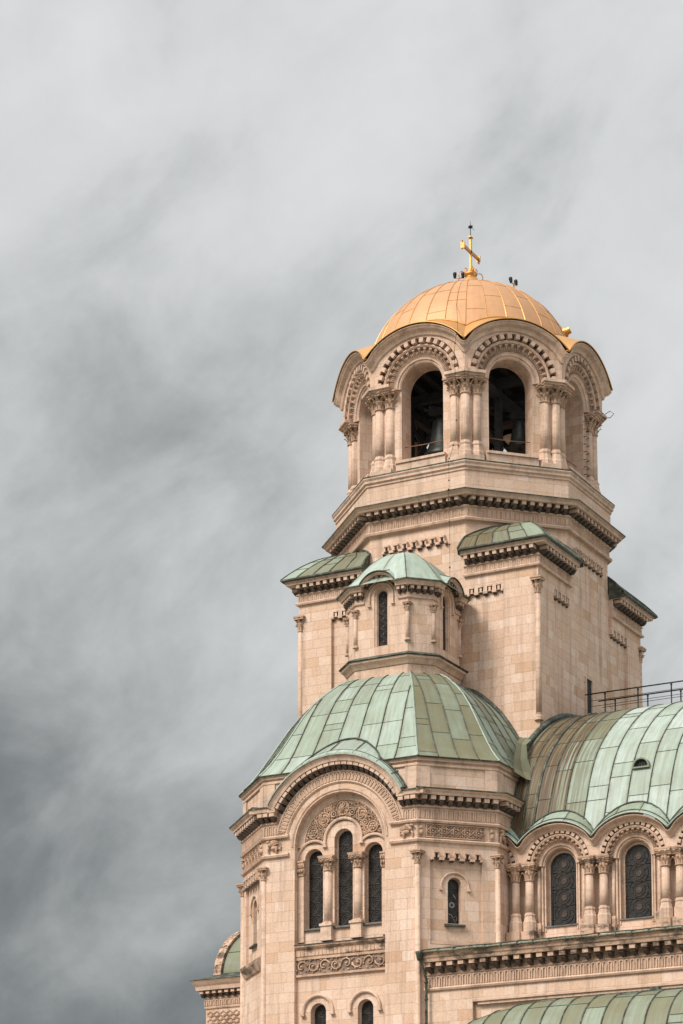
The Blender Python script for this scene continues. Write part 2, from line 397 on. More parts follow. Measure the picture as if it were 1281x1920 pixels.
def corbels(mb, p0, p1, z0, z1, depth, pitch, wf=0.5, ends=0.0, **k):
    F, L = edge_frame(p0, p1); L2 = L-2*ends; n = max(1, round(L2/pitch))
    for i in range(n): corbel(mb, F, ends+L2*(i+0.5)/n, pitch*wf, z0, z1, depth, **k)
    soot_shade(mb, F, 0, L, z0, z1, depth)
def flutes(mb, F, u0, u1, z0, z1, pitch=0.25, dep=0.05, **k):
    n = max(1, round((u1-u0)/pitch)); p = (u1-u0)/n
    for i in range(n):
        c = u0+p*(i+0.5); h = p*0.30
        mb.fbox(F, c-h, c+h, 0, 0.008, z0+0.03, z1-0.05, mi=2)
        for sg in (-1, 1): mb.fbox(F, c+sg*h-0.022, c+sg*h+0.022, 0, dep, z0+0.03, z1-h-0.03, **k)
        mb.arc(F, c, z1-h-0.03, h-0.022, h+0.022, 0, dep, seg=4, **k)
def arc_frame(F, uc, zc, a):
    """frame whose 'up' points radially at angle a of an arch"""
    def G(u, w, z): return F(uc+z*cos(a)+u*sin(a), w, zc+z*sin(a)-u*cos(a))
    return G
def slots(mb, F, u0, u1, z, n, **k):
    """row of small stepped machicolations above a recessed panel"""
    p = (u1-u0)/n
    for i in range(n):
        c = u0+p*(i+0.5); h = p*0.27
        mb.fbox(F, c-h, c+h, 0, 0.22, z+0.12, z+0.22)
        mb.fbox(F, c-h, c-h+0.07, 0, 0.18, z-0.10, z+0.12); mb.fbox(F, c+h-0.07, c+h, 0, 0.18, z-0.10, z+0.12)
        mb.fbox(F, c-h+0.07, c+h-0.07, 0, 0.015, z-0.10, z+0.12, mi=1)  # dark fill paints shade and soot inside the slot
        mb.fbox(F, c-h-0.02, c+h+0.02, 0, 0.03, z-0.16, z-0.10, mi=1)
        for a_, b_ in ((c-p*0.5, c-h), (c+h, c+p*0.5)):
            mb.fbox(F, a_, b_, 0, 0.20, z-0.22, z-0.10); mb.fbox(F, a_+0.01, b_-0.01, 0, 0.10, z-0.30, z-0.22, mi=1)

def roof(mb, fn, bounds, vs, clip=None, rib=0.028, sheet=2.2, tonef=None, rustf=None, ribs=True, cross=True, flip=False, sub=2, seam_mi=1):
    """sheet-metal skin: fn(u, t) -> point, panels between the seam values in bounds, t sampled in vs"""
    def nrm(u, t):
        e = 1e-3; a = fn(u+e, t)-fn(u-e, t); t0, t1 = max(vs[0], t-e), min(vs[-1], t+e); b = fn(u, t1)-fn(u, t0)
        n = a.cross(b)
        if n.length < 1e-12: return Vector((0, 0, 1))
        n.normalize(); return -n if flip else n
    cl = clip or (lambda u, t: u)
    ln = [0.0]
    um = (bounds[0]+bounds[-1])/2
    for a, b in zip(vs, vs[1:]): ln.append(ln[-1]+(fn(cl(um, b), b)-fn(cl(um, a), a)).length)
    for i, (ua, ub) in enumerate(zip(bounds, bounds[1:])):
        cuts = []; x = random.uniform(0.3, 1.0)*sheet
        while x < ln[-1]-0.25: cuts.append(x); x += sheet*random.choice((0.35, 0.8, 1.0, 1.15, 1.35))
        tone = None; last = -1
        for j in range(len(vs)-1):
            mid = (ln[j]+ln[j+1])/2; seg = sum(1 for c in cuts if c < mid)
            if seg != last:
                tone = min(1, max(0, (tonef(ua, vs[j]) if tonef else 0.6)+random.uniform(-0.15, 0.15))); rust = rustf(ua, vs[j]) if rustf else 0.0
                if last >= 0 and cross:
                    a, b = cl(ua, vs[j]), cl(ub, vs[j])
                    if abs(a-b) > 0.02*abs(ua-ub):
                        pth = [fn(a+(b-a)*q/2, vs[j])+nrm(a+(b-a)*q/2, vs[j])*0.004 for q in range(3)]
                        mb.tube(pth, rib*0.62, 4, mi=seam_mi, smooth=False)
                last = seg
            for q in range(sub):
                c = [(ua+(ub-ua)*q/sub, vs[j]), (ua+(ub-ua)*(q+1)/sub, vs[j]), (ua+(ub-ua)*(q+1)/sub, vs[j+1]), (ua+(ub-ua)*q/sub, vs[j+1])]
                pts = [fn(cl(u, t), t) for u, t in c]
                if (pts[0]-pts[1]).length < 1e-4 and (pts[2]-pts[3]).length < 1e-4: continue
                uw = (fn(cl(ub, vs[j]), vs[j])-fn(cl(ua, vs[j]), vs[j])).length
                qa, qb = i*8+0.001+0.998*q/sub, i*8+0.001+0.998*(q+1)/sub; uvs = [(qa, ln[j]), (qb, ln[j]), (qb, ln[j+1]), (qa, ln[j+1])]
                if flip: pts = pts[::-1]; uvs = uvs[::-1]
                mb.add(pts, [(0, 1, 2, 3)], tone=tone, rust=rust, smooth=True, uvs=uvs)
    if ribs:
        for u in bounds:
            run = []
            for t in vs:
                c = cl(u, t)
                if abs(c-u) < 1e-6 or t in (vs[0], vs[-1]): run.append((c, t))
                elif len(run) > 1: break
                else: run = []
            if len(run) > 1: mb.tube([fn(c, t)+nrm(c, t)*rib*0.5 for c, t in run], rib, 4, mi=seam_mi, smooth=False)

def cls(o, **k):
    for a, v in k.items(): o[a] = v
    return o
# ------------------------------------------------------------------ the cathedral
cath = bpy.data.objects.new('cathedral', None); COL.objects.link(cath)
cls(cath, label="pale pink limestone cathedral with a gilded bell tower and green copper domes", category="cathedral")
def up_(p): return Vector((p[0], p[1], p[2]+Z0))
def sv(p): return Vector((p[0]*0.9853+0.82, p[1]*0.9853-1.73, p[2]*0.9853-0.70+Z0))   # metres of the front block's own grid -> site
def pt(mb, name, mats, parent=cath, label=None, x=up_): return mb.build(name, mats, parent, label, xf=x)
def put(proto, x, y, z, rz=0.0, s=(1, 1, 1), parent=None, first=[]):
    """copy of a part with its sub-parts"""
    o = proto.copy(); COL.objects.link(o); o.parent = parent or cath; o.location = (x, y, z); o.rotation_euler = (0, 0, rz); o.scale = s
    for ch in proto.children:
        c = ch.copy(); COL.objects.link(c); c.parent = o
    return o

def leaf_ring(mb, c, r0, r1, z0, z1, n, a0=0.0):
    """ring of acanthus leaves curling outward"""
    for i in range(n):
        a = a0+2*pi*i/n; ca, sa = cos(a), sin(a); w = pi*r0/n*0.9
        prof = [(r0, z0, w), (r0+0.02, z0+(z1-z0)*0.55, w*1.1), (r1, z1, w*0.8), (r1+0.035, z1-0.05, w*0.4)]
        L = []; Rr = []
        for r, z, ww in prof:
            L.append((c[0]+r*ca+ww*sa, c[1]+r*sa-ww*ca, c[2]+z)); Rr.append((c[0]+r*ca-ww*sa, c[1]+r*sa+ww*ca, c[2]+z))
        C = [(c[0]+(r+0.035)*ca, c[1]+(r+0.035)*sa, c[2]+z) for r, z, ww in prof]
        pts = L+C+Rr; fs = []
        for j in range(3): fs += [(j, 4+j, 5+j, 1+j), (4+j, 8+j, 9+j, 5+j)]
        mb.add(pts, fs, smooth=False)
def make_column(name, H, r, rc, hc, hb, seg=14, leaves=8):
    """shaft with moulded base (height hb) and leaf capital (height hc); origin at the foot; H total"""
    m = MB(); zb, zc = hb, H-hc
    m.lathe((0, 0, 0), [(r, zb-0.02), (r*0.98, zb+(zc-zb)*0.4), (r*0.93, zc+0.02)], seg)
    o = m.build(name, M_TRIM, None)
    b = MB(); q = r
    b.lathe((0, 0, 0), [(q*1.62, 0), (q*1.62, hb*0.50), (q*1.45, hb*0.56), (q*1.30, hb*0.72), (q*1.22, hb*0.80), (q*1.34, hb*0.84), (q*1.34, hb*0.90), (q*1.12, hb*0.94), (q*1.1, hb)], 8, smooth=False)
    b.build('base', M_TRIM, o)
    c = MB()
    c.lathe((0, 0, zc), [(r*0.93, -0.02), (r*1.16, 0.0), (r*1.16, 0.05), (r*0.96, 0.07)], seg); c.lathe((0, 0, zc), [(r*0.96, 0.07), (r*1.0, hc*0.4), (r*1.3, hc*0.78)], seg, mi=1)  # dark core paints the shade between the leaves
    leaf_ring(c, (0, 0, zc), r*0.98, rc*1.02, 0.05, hc*0.48, leaves)
    leaf_ring(c, (0, 0, zc), r*1.02, rc*1.18, hc*0.30, hc*0.82, leaves, pi/leaves)
    s2 = rc*1.05
    c.box(-s2, s2, -s2, s2, zc+hc*0.78, zc+hc*0.9); c.box(-s2*1.12, s2*1.12, -s2*1.12, s2*1.12, zc+hc*0.9, zc+hc)
    c.build('capital', [M_CARVE, M_HOLLOW], o)
    o.parent = cath
    return o
def spawn(proto, spots):
    """first spot moves the prototype, the rest are copies; spot = x, y, z, rotation"""
    for i, (x, y, z, a) in enumerate(spots):
        if i == 0: proto.location = (x, y, z); proto.rotation_euler = (0, 0, a)
        else: put(proto, x, y, z, a)

# ---------- tower shaft (square with raised corner piers) and octagonal drum
m = MB()
for k in range(4):
    F = frame(0, 0, -pi/2+k*pi/2, 0)
    for sg in (-1, 1):
        a, b = sorted((sg*4.9, sg*6.8)); zt = -6.15
        m.quad(F(a, 6.8, -49.3), F(b, 6.8, -49.3), F(b, 6.8, zt), F(a, 6.8, zt))
        m.quad(F(sg*4.9, 6.8, -49.3), F(sg*4.9, 6.62, -49.3), F(sg*4.9, 6.62, -7.1), F(sg*4.9, 6.8, -7.1))
        a, b = sorted((sg*2.73, sg*4.9))
        m.fbox(F, a, b, 6.0, 6.8, -7.1, zt)
    m.quad(F(-4.9, 6.62, -49.3), F(4.9, 6.62, -49.3), F(4.9, 6.62, -5.6), F(-4.9, 6.62, -5.6))
pt(m, 'tower_wall', M_WALL)
m = MB(); band(m, 0, 0, 6.6, 6.6*K, [(0, -8), (0, -3.05)]); pt(m, 'drum_wall', M_WALL)
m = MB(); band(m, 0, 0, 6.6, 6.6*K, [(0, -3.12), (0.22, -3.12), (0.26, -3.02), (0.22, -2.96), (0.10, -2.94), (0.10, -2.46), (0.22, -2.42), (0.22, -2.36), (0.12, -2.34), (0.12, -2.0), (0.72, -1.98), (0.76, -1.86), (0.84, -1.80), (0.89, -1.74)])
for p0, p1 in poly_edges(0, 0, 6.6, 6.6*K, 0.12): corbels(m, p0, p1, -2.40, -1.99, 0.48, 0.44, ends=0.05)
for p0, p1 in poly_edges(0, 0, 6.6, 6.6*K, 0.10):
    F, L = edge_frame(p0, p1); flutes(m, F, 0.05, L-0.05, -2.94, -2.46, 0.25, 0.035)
pt(m, 'drum_cornice', [M_TRIM, M_SOOT_SHADE, M_OCHRE])
m = MB(); band(m, 0, 0, 6.6, 6.6*K, [(0.91, -1.79), (0.92, -1.74), (0.88, -1.71), (0.2, -1.62)]); pt(m, 'drum_flashing', M_SEAM)
m = MB(); band(m, 0, 0, 6.6, 6.6*K, [(0.18, -1.75), (0.18, -0.50)]); pt(m, 'parapet_wall', M_WALL)
m = MB(); band(m, 0, 0, 6.6, 6.6*K, [(0.18, -0.52), (0.24, -0.50), (0.24, -0.40), (0.33, -0.33), (0.33, -0.22), (0.40, -0.12), (0.40, -0.04)]); pt(m, 'parapet_cornice', M_TRIM)
m = MB(); band(m, 0, 0, 6.6, 6.6*K, [(0.41, -0.06), (0.42, -0.01), (0.38, 0.02), (0.05, 0.08), (-0.9, 0.22)], cap1=False); pt(m, 'parapet_flashing', M_SEAM)
# stepped machicolation fragments on the drum and the shaft
for k in range(4):
    for ap_, a_, b_, z_, n_ in ((6.6, -1.95, 1.75, -3.98, 7), (6.62, 2.9, 4.88, -6.98, 4), (6.62, -4.88, -2.9, -6.98, 4)):
        m = MB(); slots(m, frame(0, 0, -pi/2+k*pi/2, ap_), a_, b_, z_, n_); pt(m, 'stepped_lintel', [M_TRIM, M_SOOT_SHADE, M_OCHRE])
# corner piers: entablature, roof, colonnette
def pier(k):
    rot = k*pi/2
    def T(p):
        x, y, z = p; return Vector((x*cos(rot)-y*sin(rot), x*sin(rot)+y*cos(rot), z+Z0))
    lab = None
    m = MB()
    def prf(d, z): return [(2.75, -6.8-d, z), (6.8+d, -6.8-d, z), (6.8+d, -2.75, z)]
    rs = [prf(d, z) for d, z in ((0, -6.2), (0.14, -6.2), (0.17, -6.12), (0.13, -6.06), (0.05, -6.05), (0.05, -5.70), (0.14, -5.67), (0.10, -5.62), (0.06, -5.60), (0.06, -5.22), (0.52, -5.20), (0.55, -5.06), (0.62, -5.00), (0.66, -4.92))]
    m.rings(rs, closed=False)
    for end in (0, 2):
        ps = [r[end] for r in rs]; q = [(2.75, -6.5) if end == 0 else (6.5, -2.75)]
        cen = (q[0][0], q[0][1])
        for a, b in zip(ps, ps[1:]): m.quad(a, b, (cen[0], cen[1], b[2]), (cen[0], cen[1], a[2]))
    corbels(m, (2.8, -6.86), (6.86, -6.86), -5.62, -5.21, 0.42, 0.41, ends=0.02); corbels(m, (6.86, -6.86), (6.86, -2.8), -5.62, -5.21, 0.42, 0.41, ends=0.02)
    F, L = edge_frame((2.8, -6.85), (6.85, -6.85)); flutes(m, F, 0.05, L, -6.05, -5.70, 0.25, 0.03)
    F, L = edge_frame((6.85, -6.85), (6.85, -2.8)); flutes(m, F, 0, L-0.05, -6.05, -5.70, 0.25, 0.03)
    pt(m, 'pier_cornice', [M_TRIM, M_SOOT_SHADE, M_OCHRE], x=T)
    m = MB()
    def H(d): return -4.92+1.75*(1-(1-min(d, 3.0)/3.0)**2.1)
    # front slope: x from 2.75.., y from -7.5 inward
    def fa(u, t):
        d = 2.85*t; x0, x1 = 2.72, 7.52-d; xlo = max(x0, 9.34-(7.52-d)); xlo = min(xlo, x1)
        return Vector((xlo+(x1-xlo)*u, -7.52+d, H(d)))
    def fb(u, t):
        p = fa(1-u, t); return Vector((-p.y, -p.x, p.z))
    def ta(u, t): return 0.12+0.5*u
    vs_ = [0, .05, .12, .2, .3, .4, .5, .6, .7, .8, .9, 1.0]
    roof(m, fa, [0, .2, .4, .6, .8, 1.0], vs_, rib=0.03, sheet=2.0, tonef=ta, rustf=lambda u, t: 0.6*(1-u)); roof(m, fb, [0, .2, .4, .6, .8, 1.0], vs_, rib=0.03, sheet=2.0, tonef=lambda u, t: 0.55-0.4*u, rustf=lambda u, t: 0.5*u)
    # dark upturned gutter edge and end flashing
    m.rings([[(2.7, -7.46, -5.05), (7.46, -7.46, -5.05), (7.46, -2.7, -5.05)], [(2.7, -7.54, -4.98), (7.54, -7.54, -4.98), (7.54, -2.7, -4.98)], [(2.7, -7.54, -4.90), (7.54, -7.54, -4.90), (7.54, -2.7, -4.90)], [(2.7, -7.40, -4.88), (7.40, -7.40, -4.88), (7.40, -2.7, -4.88)]], closed=False, mi=1)
    for sg in (0, 1):
        pth = [fa(0, t) for t in vs_] if sg == 0 else [fb(1, t) for t in vs_]
        low = [Vector((p.x, p.y, -5.2)) for p in pth]
        m.rings([pth, low], closed=False, mi=1)
        m.tube([p+Vector((0, 0, 0.03)) for p in pth], 0.06, 5, mi=1)
    pt(m, 'pier_roof', [M_SHEET, M_SEAM], x=T)
for k in range(4): pier(k)
pc = make_column('colonnette', 7.3, 0.15, 0.26, 0.8, 0.0001+0.35, 10, 6)
for a in (pc,): a.name = 'colonnette'
spawn(pc, [(6.74, -6.74, Z0-14.1, 0), (-6.74, -6.74, Z0-14.1, 0), (6.74, 6.74, Z0-14.1, 0), (-6.74, 6.74, Z0-14.1, 0)])
# service door from the tower onto the nave roof
m = MB(); F = frame(0, 0, 0, 6.62)
m.fbox(F, -0.55, 0.15, 0.0, 0.03, -12.6, -10.35)
d = pt(m, 'door', M_DARK, label="narrow dark door onto the roof")
m = MB(); m.fbox(F, -0.66, -0.552, 0, 0.10, -12.6, -10.25); m.fbox(F, 0.152, 0.28, 0, 0.10, -12.6, -10.25); m.fbox(F, -0.552, 0.152, 0, 0.10, -10.35, -10.25)
pt(m, 'frame', M_TRIM, d)

# ---------- belfry
def gable(a, zv):
    """metal edge: circular lobes meeting in a point"""
    Rr, rise = 1.283*a, 0.479*a
    zc = zv+rise-Rr
    return lambda u: zc+sqrt(max(0, Rr*Rr-min(abs(u), a)**2))
def gable_s(a, zv):
    """stone line under it: the same circle flowing into a rounded valley"""
    g = gable(a, zv)
    def f(u):
        u = min(abs(u), a); u1 = 0.80*a
        if u <= u1: return g(u)
        Rr = 1.283*a; z1 = g(u1); s1 = -u1/sqrt(Rr*Rr-u1*u1); h = a-u1; t = (u-u1)/h
        return (2*t**3-3*t**2+1)*z1+(t**3-2*t**2+t)*s1*h+(-2*t**3+3*t**2)*(zv-0.02*a)
    return f
def carve_ring(mb, F, zc, n, r0, r1, w0, w1):
    """ring of upright leaves with curled tips between an inner and an outer radius"""
    p = pi*(r0+r1)/2/n; h = r1-r0
    for i in range(n):
        G = arc_frame(F, 0, zc, pi*(i+0.5)/n)
        mb.tube([G(0, w0-0.02, r0), G(0, w0+(w1-w0)*0.6+0.02, r0+h*0.55), G(0, w1+0.06, r0+h*0.86), G(0, w1+0.12, r0+h*0.80)], [p*0.10, p*0.20, p*0.24, p*0.10], 5)
        for sg in (-1, 1):
            mb.tube([G(sg*p*0.12, w0-0.02, r0+0.02), G(sg*p*0.36, w0+0.06, r0+h*0.35), G(sg*p*0.34, w0+0.10, r0+h*0.55), G(sg*p*0.44, w0+0.05, r0+h*0.62)], [p*0.08, p*0.12, p*0.11, p*0.05], 4)
        mb.fbox(G, -p*0.24, p*0.24, w0, w1+0.10, r1-0.07, r1)
BA = 2.88; gb = gable(BA, 6.40); gbs = gable_s(BA, 6.40)
TAN = tan(pi/8)
mw, mc = MB(), MB()
for k in range(8):
    F = frame(0, 0, -pi/2+k*pi/4, 0); mu, ml, mh = MB(), MB(), MB()
    # lower wall and jambs
    wall(mw, F, -5.95*TAN, 5.95*TAN, 0.05, 4.85, [(0, 1.2, 0.95, 4.85)], w=5.95, depth=1.05, jamb=True)
    wall(mw, F, -4.9*TAN, 4.9*TAN, 0.05, 7.2, [(0, 1.2, 0.95, 4.8)], w=4.9, depth=0.0, reveal=False)
    # spandrel wall
    h = 6.45*TAN
    sp = lambda u: gbs(u*BA/(6.45*TAN))-0.28
    wall(mw, F, -h, h, 4.85, sp, [(0, 2.38, 4.85, 4.82)], w=6.45, depth=0.28)
    # rings of the archivolt
    mu.arcprof(F, 0, 4.8, [(1.2, 4.9), (1.2, 6.0), (1.26, 6.06), (1.34, 6.06), (1.36, 6.14), (1.44, 6.16), (1.5, 6.22), (1.5, 4.9)], seg=36, smooth=False)
    mu.arcprof(F, 0, 4.8, [(1.49, 5.9), (1.49, 6.12), (1.93, 6.22), (1.93, 6.36), (2.0, 6.42), (2.08, 6.36), (2.08, 6.2), (2.39, 6.2), (2.39, 5.9)], seg=36)
    # dentils and carved leaf ring
    mu.arcprof(F, 0, 4.8, [(1.52, 6.13), (1.52, 6.145), (1.91, 6.235), (1.91, 6.22)], seg=36, mi=2)  # dark backing paints shade behind the leaf ring
    mu.arcprof(F, 0, 4.8, [(2.09, 6.2), (2.09, 6.215), (2.385, 6.215), (2.385, 6.2)], seg=36, mi=1)  # near-black strip paints the gaps between dentils as shaded
    for i in range(16):
        G = arc_frame(F, 0, 4.8, pi*(i+0.5)/16); mu.fbox(G, -0.115, 0.115, 6.2, 6.54, 2.12, 2.36)
    carve_ring(ml, F, 4.8, 17, 1.54, 1.90, 6.12, 6.24)
    # hood coping that follows the gable, then the sheet-metal hood running back into the dome
    n = 40; rs = []
    for w, dz in ((6.44, -0.50), (6.55, -0.48), (6.58, -0.40), (6.62, -0.30), (6.80, -0.22), (6.86, -0.14), (6.92, -0.10), (6.93, -0.06)):
        rs.append([F(w*TAN*(2*i/n-1), w, gbs(BA*(2*i/n-1))+dz) for i in range(n+1)])
    mc.rings(rs, closed=False, smooth=False)
    def hood(u, t, F=F):
        w = 6.97-1.75*t
        x = u*w*TAN
        return F(x, w, gb(x if abs(x) < BA else BA)+0.015+0.80*t+(0.10*(1-min(1, t*8)) if abs(u) > 0.97 else 0)*0)
    roof(mh, hood, [-1, -.62, -.2, .2, .62, 1], [i/10 for i in range(11)], rib=0.02, sheet=50, tonef=lambda u, t: 0.55, cross=False, ribs=False, sub=6)
    mh.tube([hood(-1+2*i/40, 0)+Vector((0, 0, 0.0)) for i in range(41)], 0.035, 5, mi=1)
    # bead where the hood meets the dome
    pth = []
    for i in range(41):
        u = -1+2*i/40
        for q in range(60):
            p = hood(u, q/59)
            if sqrt(p.x**2+p.y**2+(p.z-6.62)**2) < 5.83: break
        pth.append(p+Vector((0, 0, 0.03)))
    mh.tube(pth, 0.05, 5, mi=1)
    mh.tube([F(6.97*TAN, 6.97, 6.42), F(6.4*TAN, 6.4, 6.60)], 0.06, 5, mi=1)
    o = pt(mu, 'archivolt', [M_TRIM, M_SOOT_SHADE, M_HOLLOW]); pt(ml, 'leaf_carving', M_CARVE, o); pt(mh, 'gilded_hood', [M_GHOOD, M_GSEAM])
pt(mw, 'belfry_wall', M_WALL); pt(mc, 'gable_coping', M_TRIM)
# sills and interior
for k in range(8):
    F = frame(0, 0, -pi/2+k*pi/4, 0); m = MB()
    m.fbox(F, -1.42, 1.42, 5.9, 6.22, 0.10, 0.72); m.fbox(F, -1.42, 1.42, 5.0, 6.30, 0.725, 0.86)
    pt(m, 'belfry_sill', M_TRIM)
m = MB(); band(m, 0, 0, 6.0, 6.0*K, [(0, 0.15), (-1.1, 0.4)], cap1=True); pt(m, 'belfry_floor', M_TRIM)
m = MB(); band(m, 0, 0, 4.88, 4.88*K, [(0, 6.9), (0, 6.75)], cap0=True, cap1=True)
for i in range(-4, 5): m.box(i*1.0-0.15, i*1.0+0.15, -4.4, 4.4, 6.35, 6.74)
for y in (-2.2, 0, 2.2): m.box(-4.6, 4.6, y-0.2, y+0.2, 5.5, 5.95)
for x in (-2.6, 2.6): m.box(x-0.18, x+0.18, -4.2, 4.2, 4.9, 5.3)
for x, y in ((-2.6, -2.2), (2.6, -2.2), (-2.6, 2.2), (2.6, 2.2), (0.0, 3.2), (-3.3, 0.6)):
    m.box(x-0.17, x+0.17, y-0.17, y+0.17, 0.4, 5.5)
for a, b in (((-2.6, -2.2, 2.0), (0, -2.2, 5.5)), ((2.6, -2.2, 2.2), (0.4, -2.2, 5.5)), ((-2.6, 2.2, 2.0), (0, 2.2, 5.5)), ((2.6, 2.2, 2.0), (0, 2.2, 5.5)), ((-2.6, -2.2, 4.6), (-2.6, 2.2, 2.4))):
    m.tube([a, b], 0.14, 4, smooth=False)
pt(m, 'bell_frame', M_DARK)
for k in range(8):
    F = frame(0, 0, -pi/2+k*pi/4, 0); m = MB()
    m.tube([F(-1.25, 5.55, 1.82), F(0, 5.5, 1.80), F(1.25, 5.55, 1.82)], 0.022, 5); pt(m, 'tie_rod', M_RUSTY)
# columns in threes at each angle, one impost block per cluster
col = make_column('belfry_column', 4.62, 0.25, 0.42, 0.86, 1.25, 16, 8)
spots = []
RC = 6.45
for k in range(8):
    imp = MB(); ped = MB()
    a = -pi/2-pi/8+k*pi/4; vx, vy = RC*cos(a), RC*sin(a)
    spots.append((vx, vy, Z0+0.1, a))
    for sg in (-1, 1):
        fa = a+sg*pi/8; t = (-sin(fa)*sg, cos(fa)*sg); off = 0.59
        spots.append((vx+t[0]*off-0.02*cos(a), vy+t[1]*off-0.02*sin(a), Z0+0.1, fa))
        Fk = frame(0, 0, fa, 0)
        u0 = -sg*6.35*TAN
        lo, hi = sorted((u0, u0+sg*1.20))
        # moulded impost above the capitals, breaking round each column
        for w1, z0, z1, e in ((6.46, 4.60, 4.70, 0.0), (6.56, 4.702, 4.80, 0.05), (6.68, 4.802, 4.96, 0.10)):
            lo2, hi2 = sorted((-sg*(w1-0.02)*TAN, u0+sg*(0.94+e)))
            imp.fbox(Fk, lo2, hi2, 5.9, w1, z0, z1)
        lo2, hi2 = sorted((-sg*6.36*TAN, u0+sg*1.02))
        ped.fbox(Fk, lo2, hi2, 5.9, 6.38, 0.05, 0.50)
    pt(imp, 'impost_block', M_TRIM); pt(ped, 'column_plinth', M_TRIM)
spawn(col, spots)
# iron rungs on the right-hand pier
Fk = frame(0, 0, 0, 0); RU = 1.24
for i in range(9):
    z = 0.9+i*0.42; m = MB()
    m.tube([Fk(RU, 5.9, z), Fk(RU, 6.12, z), Fk(RU+0.36, 6.12, z), Fk(RU+0.36, 5.9, z)], 0.018, 4, smooth=False)
    pt(m, 'iron_rung', M_IRON)

# ---------- gilded dome, ball and cross
m = MB(); DR, DZ = 5.80, 6.62
def fd(u, t):
    p = t*R(84)+R(5)
    return Vector((DR*sin(p)*cos(u), DR*sin(p)*sin(u), DZ+DR*cos(p)))
roof(m, fd, [2*pi*i/32 for i in range(33)], [i/22 for i in range(23)], rib=0.023, sheet=2.3, tonef=lambda u, t: 0.5, flip=True, sub=3)
dome = pt(m, 'golden_dome', [M_GOLD, M_GSEAM])
m = MB(); m.lathe((0, 0, 12.30), [(0.74, 0), (0.72, 0.20), (0.62, 0.34), (0.52, 0.56), (0.36, 0.76), (0.26, 0.84), (0.28, 0.92), (0.36, 0.96), (0.36, 1.04), (0.22, 1.08), (0.24, 1.22), (0.15, 1.30)], 20)
pt(m, 'finial', M_GSEAM, dome)
m = MB()
m.box(-0.055, 0.055, -0.06, 0.06, 13.3, 15.40); m.box(-0.085, 0.085, -0.15, 0.15, 15.40, 15.47)
m.box(-0.055, 0.055, -0.94, 0.94, 14.52, 14.68)
for sg in (-1, 1):
    m.box(-0.11, 0.11, *sorted((sg*0.94, sg*1.02)), 14.42, 14.78); m.tube([(0, sg*1.02, 14.40), (0, sg*1.06, 14.36)], 0.05, 5); m.tube([(0, sg*1.02, 14.80), (0, sg*1.06, 14.84)], 0.05, 5)
for q in range(4):
    a = q*pi/2+pi/4; c_, s_ = cos(a), sin(a)
    pr = [(0.10, 13.25), (0.18, 13.55), (0.30, 13.66), (0.38, 13.52), (0.34, 13.36), (0.50, 13.44), (0.62, 13.40), (0.70, 13.2), (0.66, 13.05)]
    m.tube([(r*c_, r*s_, z) for r, z in pr], 0.028, 5); m.blob((0.66*c_, 0.66*s_, 13.02), 0.055, 0.055, 0.055)
pt(m, 'cross', M_GSEAM, dome)
m = MB(); p = fd(R(8), 0.70); a = R(8)
ax = Vector((cos(a)*cos(R(24)), sin(a)*cos(R(24)), sin(R(24))))
m.tube([p-ax*0.1, p+ax*0.12, p+ax*0.13, p+ax*0.34], [0.27, 0.27, 0.20, 0.20], 14, smooth=False); pt(m, 'roof_vent', M_GSEAM, dome)

# ---------- lamps, rod and cable fixed to the dome
def dome_lamp(name, label, x, y, z, ang, tilt):
    e = bpy.data.objects.new(name, None); COL.objects.link(e); e.location = (x, y, z+Z0); e.rotation_euler = (tilt, 0, ang)
    cls(e, label=label, category="floodlight", group="twin floodlights on the gilded dome")
    m = MB(); m.tube([(0, 0, -0.75), (0, 0, 0.42)], [0.065, 0.04], 6); m.tube([(-0.2, 0, 0.42), (0.24, 0, 0.42)], 0.03, 5); m.build('bracket', M_GSEAM, e)
    for sx in (-0.2, 0.24):
        m = MB(); m.lathe((sx, 0, 0.42), [(0.07, 0), (0.085, 0.1), (0.085, 0.13), (0.075, 0.13), (0.10, 0.14), (0.10, 0.30), (0.07, 0.32)], 8); m.build('lamp_head', M_IRON, e)
dome_lamp('floodlight', "twin-headed lamp on the gold dome just left of the cross", -0.74, 0.0, 12.86, TH, 0)
dome_lamp('floodlight', "twin-headed lamp standing on the gold dome's right shoulder", 2.35, 0.55, 12.10, R(75), R(-10))
m = MB(); m.tube([(0, 0, 15.45), (0, 0, 15.95)], 0.022, 5); m.lathe((0, 0, 15.95), [(0.02, 0), (0.11, 0.05), (0.13, 0.1), (0.1, 0.15), (0.03, 0.2)], 8); m.tube([(0, 0, 16.1), (0, 0, 16.36)], 0.012, 4); m.tube([(0, 0.1, 16.08), (0.12, 0.26, 15.94)], 0.012, 4); m.tube([(-0.16, 0, 16.0), (0.16, 0, 16.1)], 0.012, 4)
o = m.build('lightning_rod', M_IRON, None, xf=up_); cls(o, label="thin dark rod with a small sensor head on top of the gold cross", category="lightning rod")
m = MB(); A6 = -pi/2+pi/8
pth = [(0.1, -0.4, 12.42)]
for t in (0.1, 0.2, 0.3, 0.4, 0.5, 0.6, 0.68): pth.append(tuple(fd(R(-73)+0.0*t, t)*1.0))
vx = lambda r, z, du=0.0: (r*cos(A6)-du*cos(A6+pi/2), r*sin(A6)-du*sin(A6+pi/2), z)
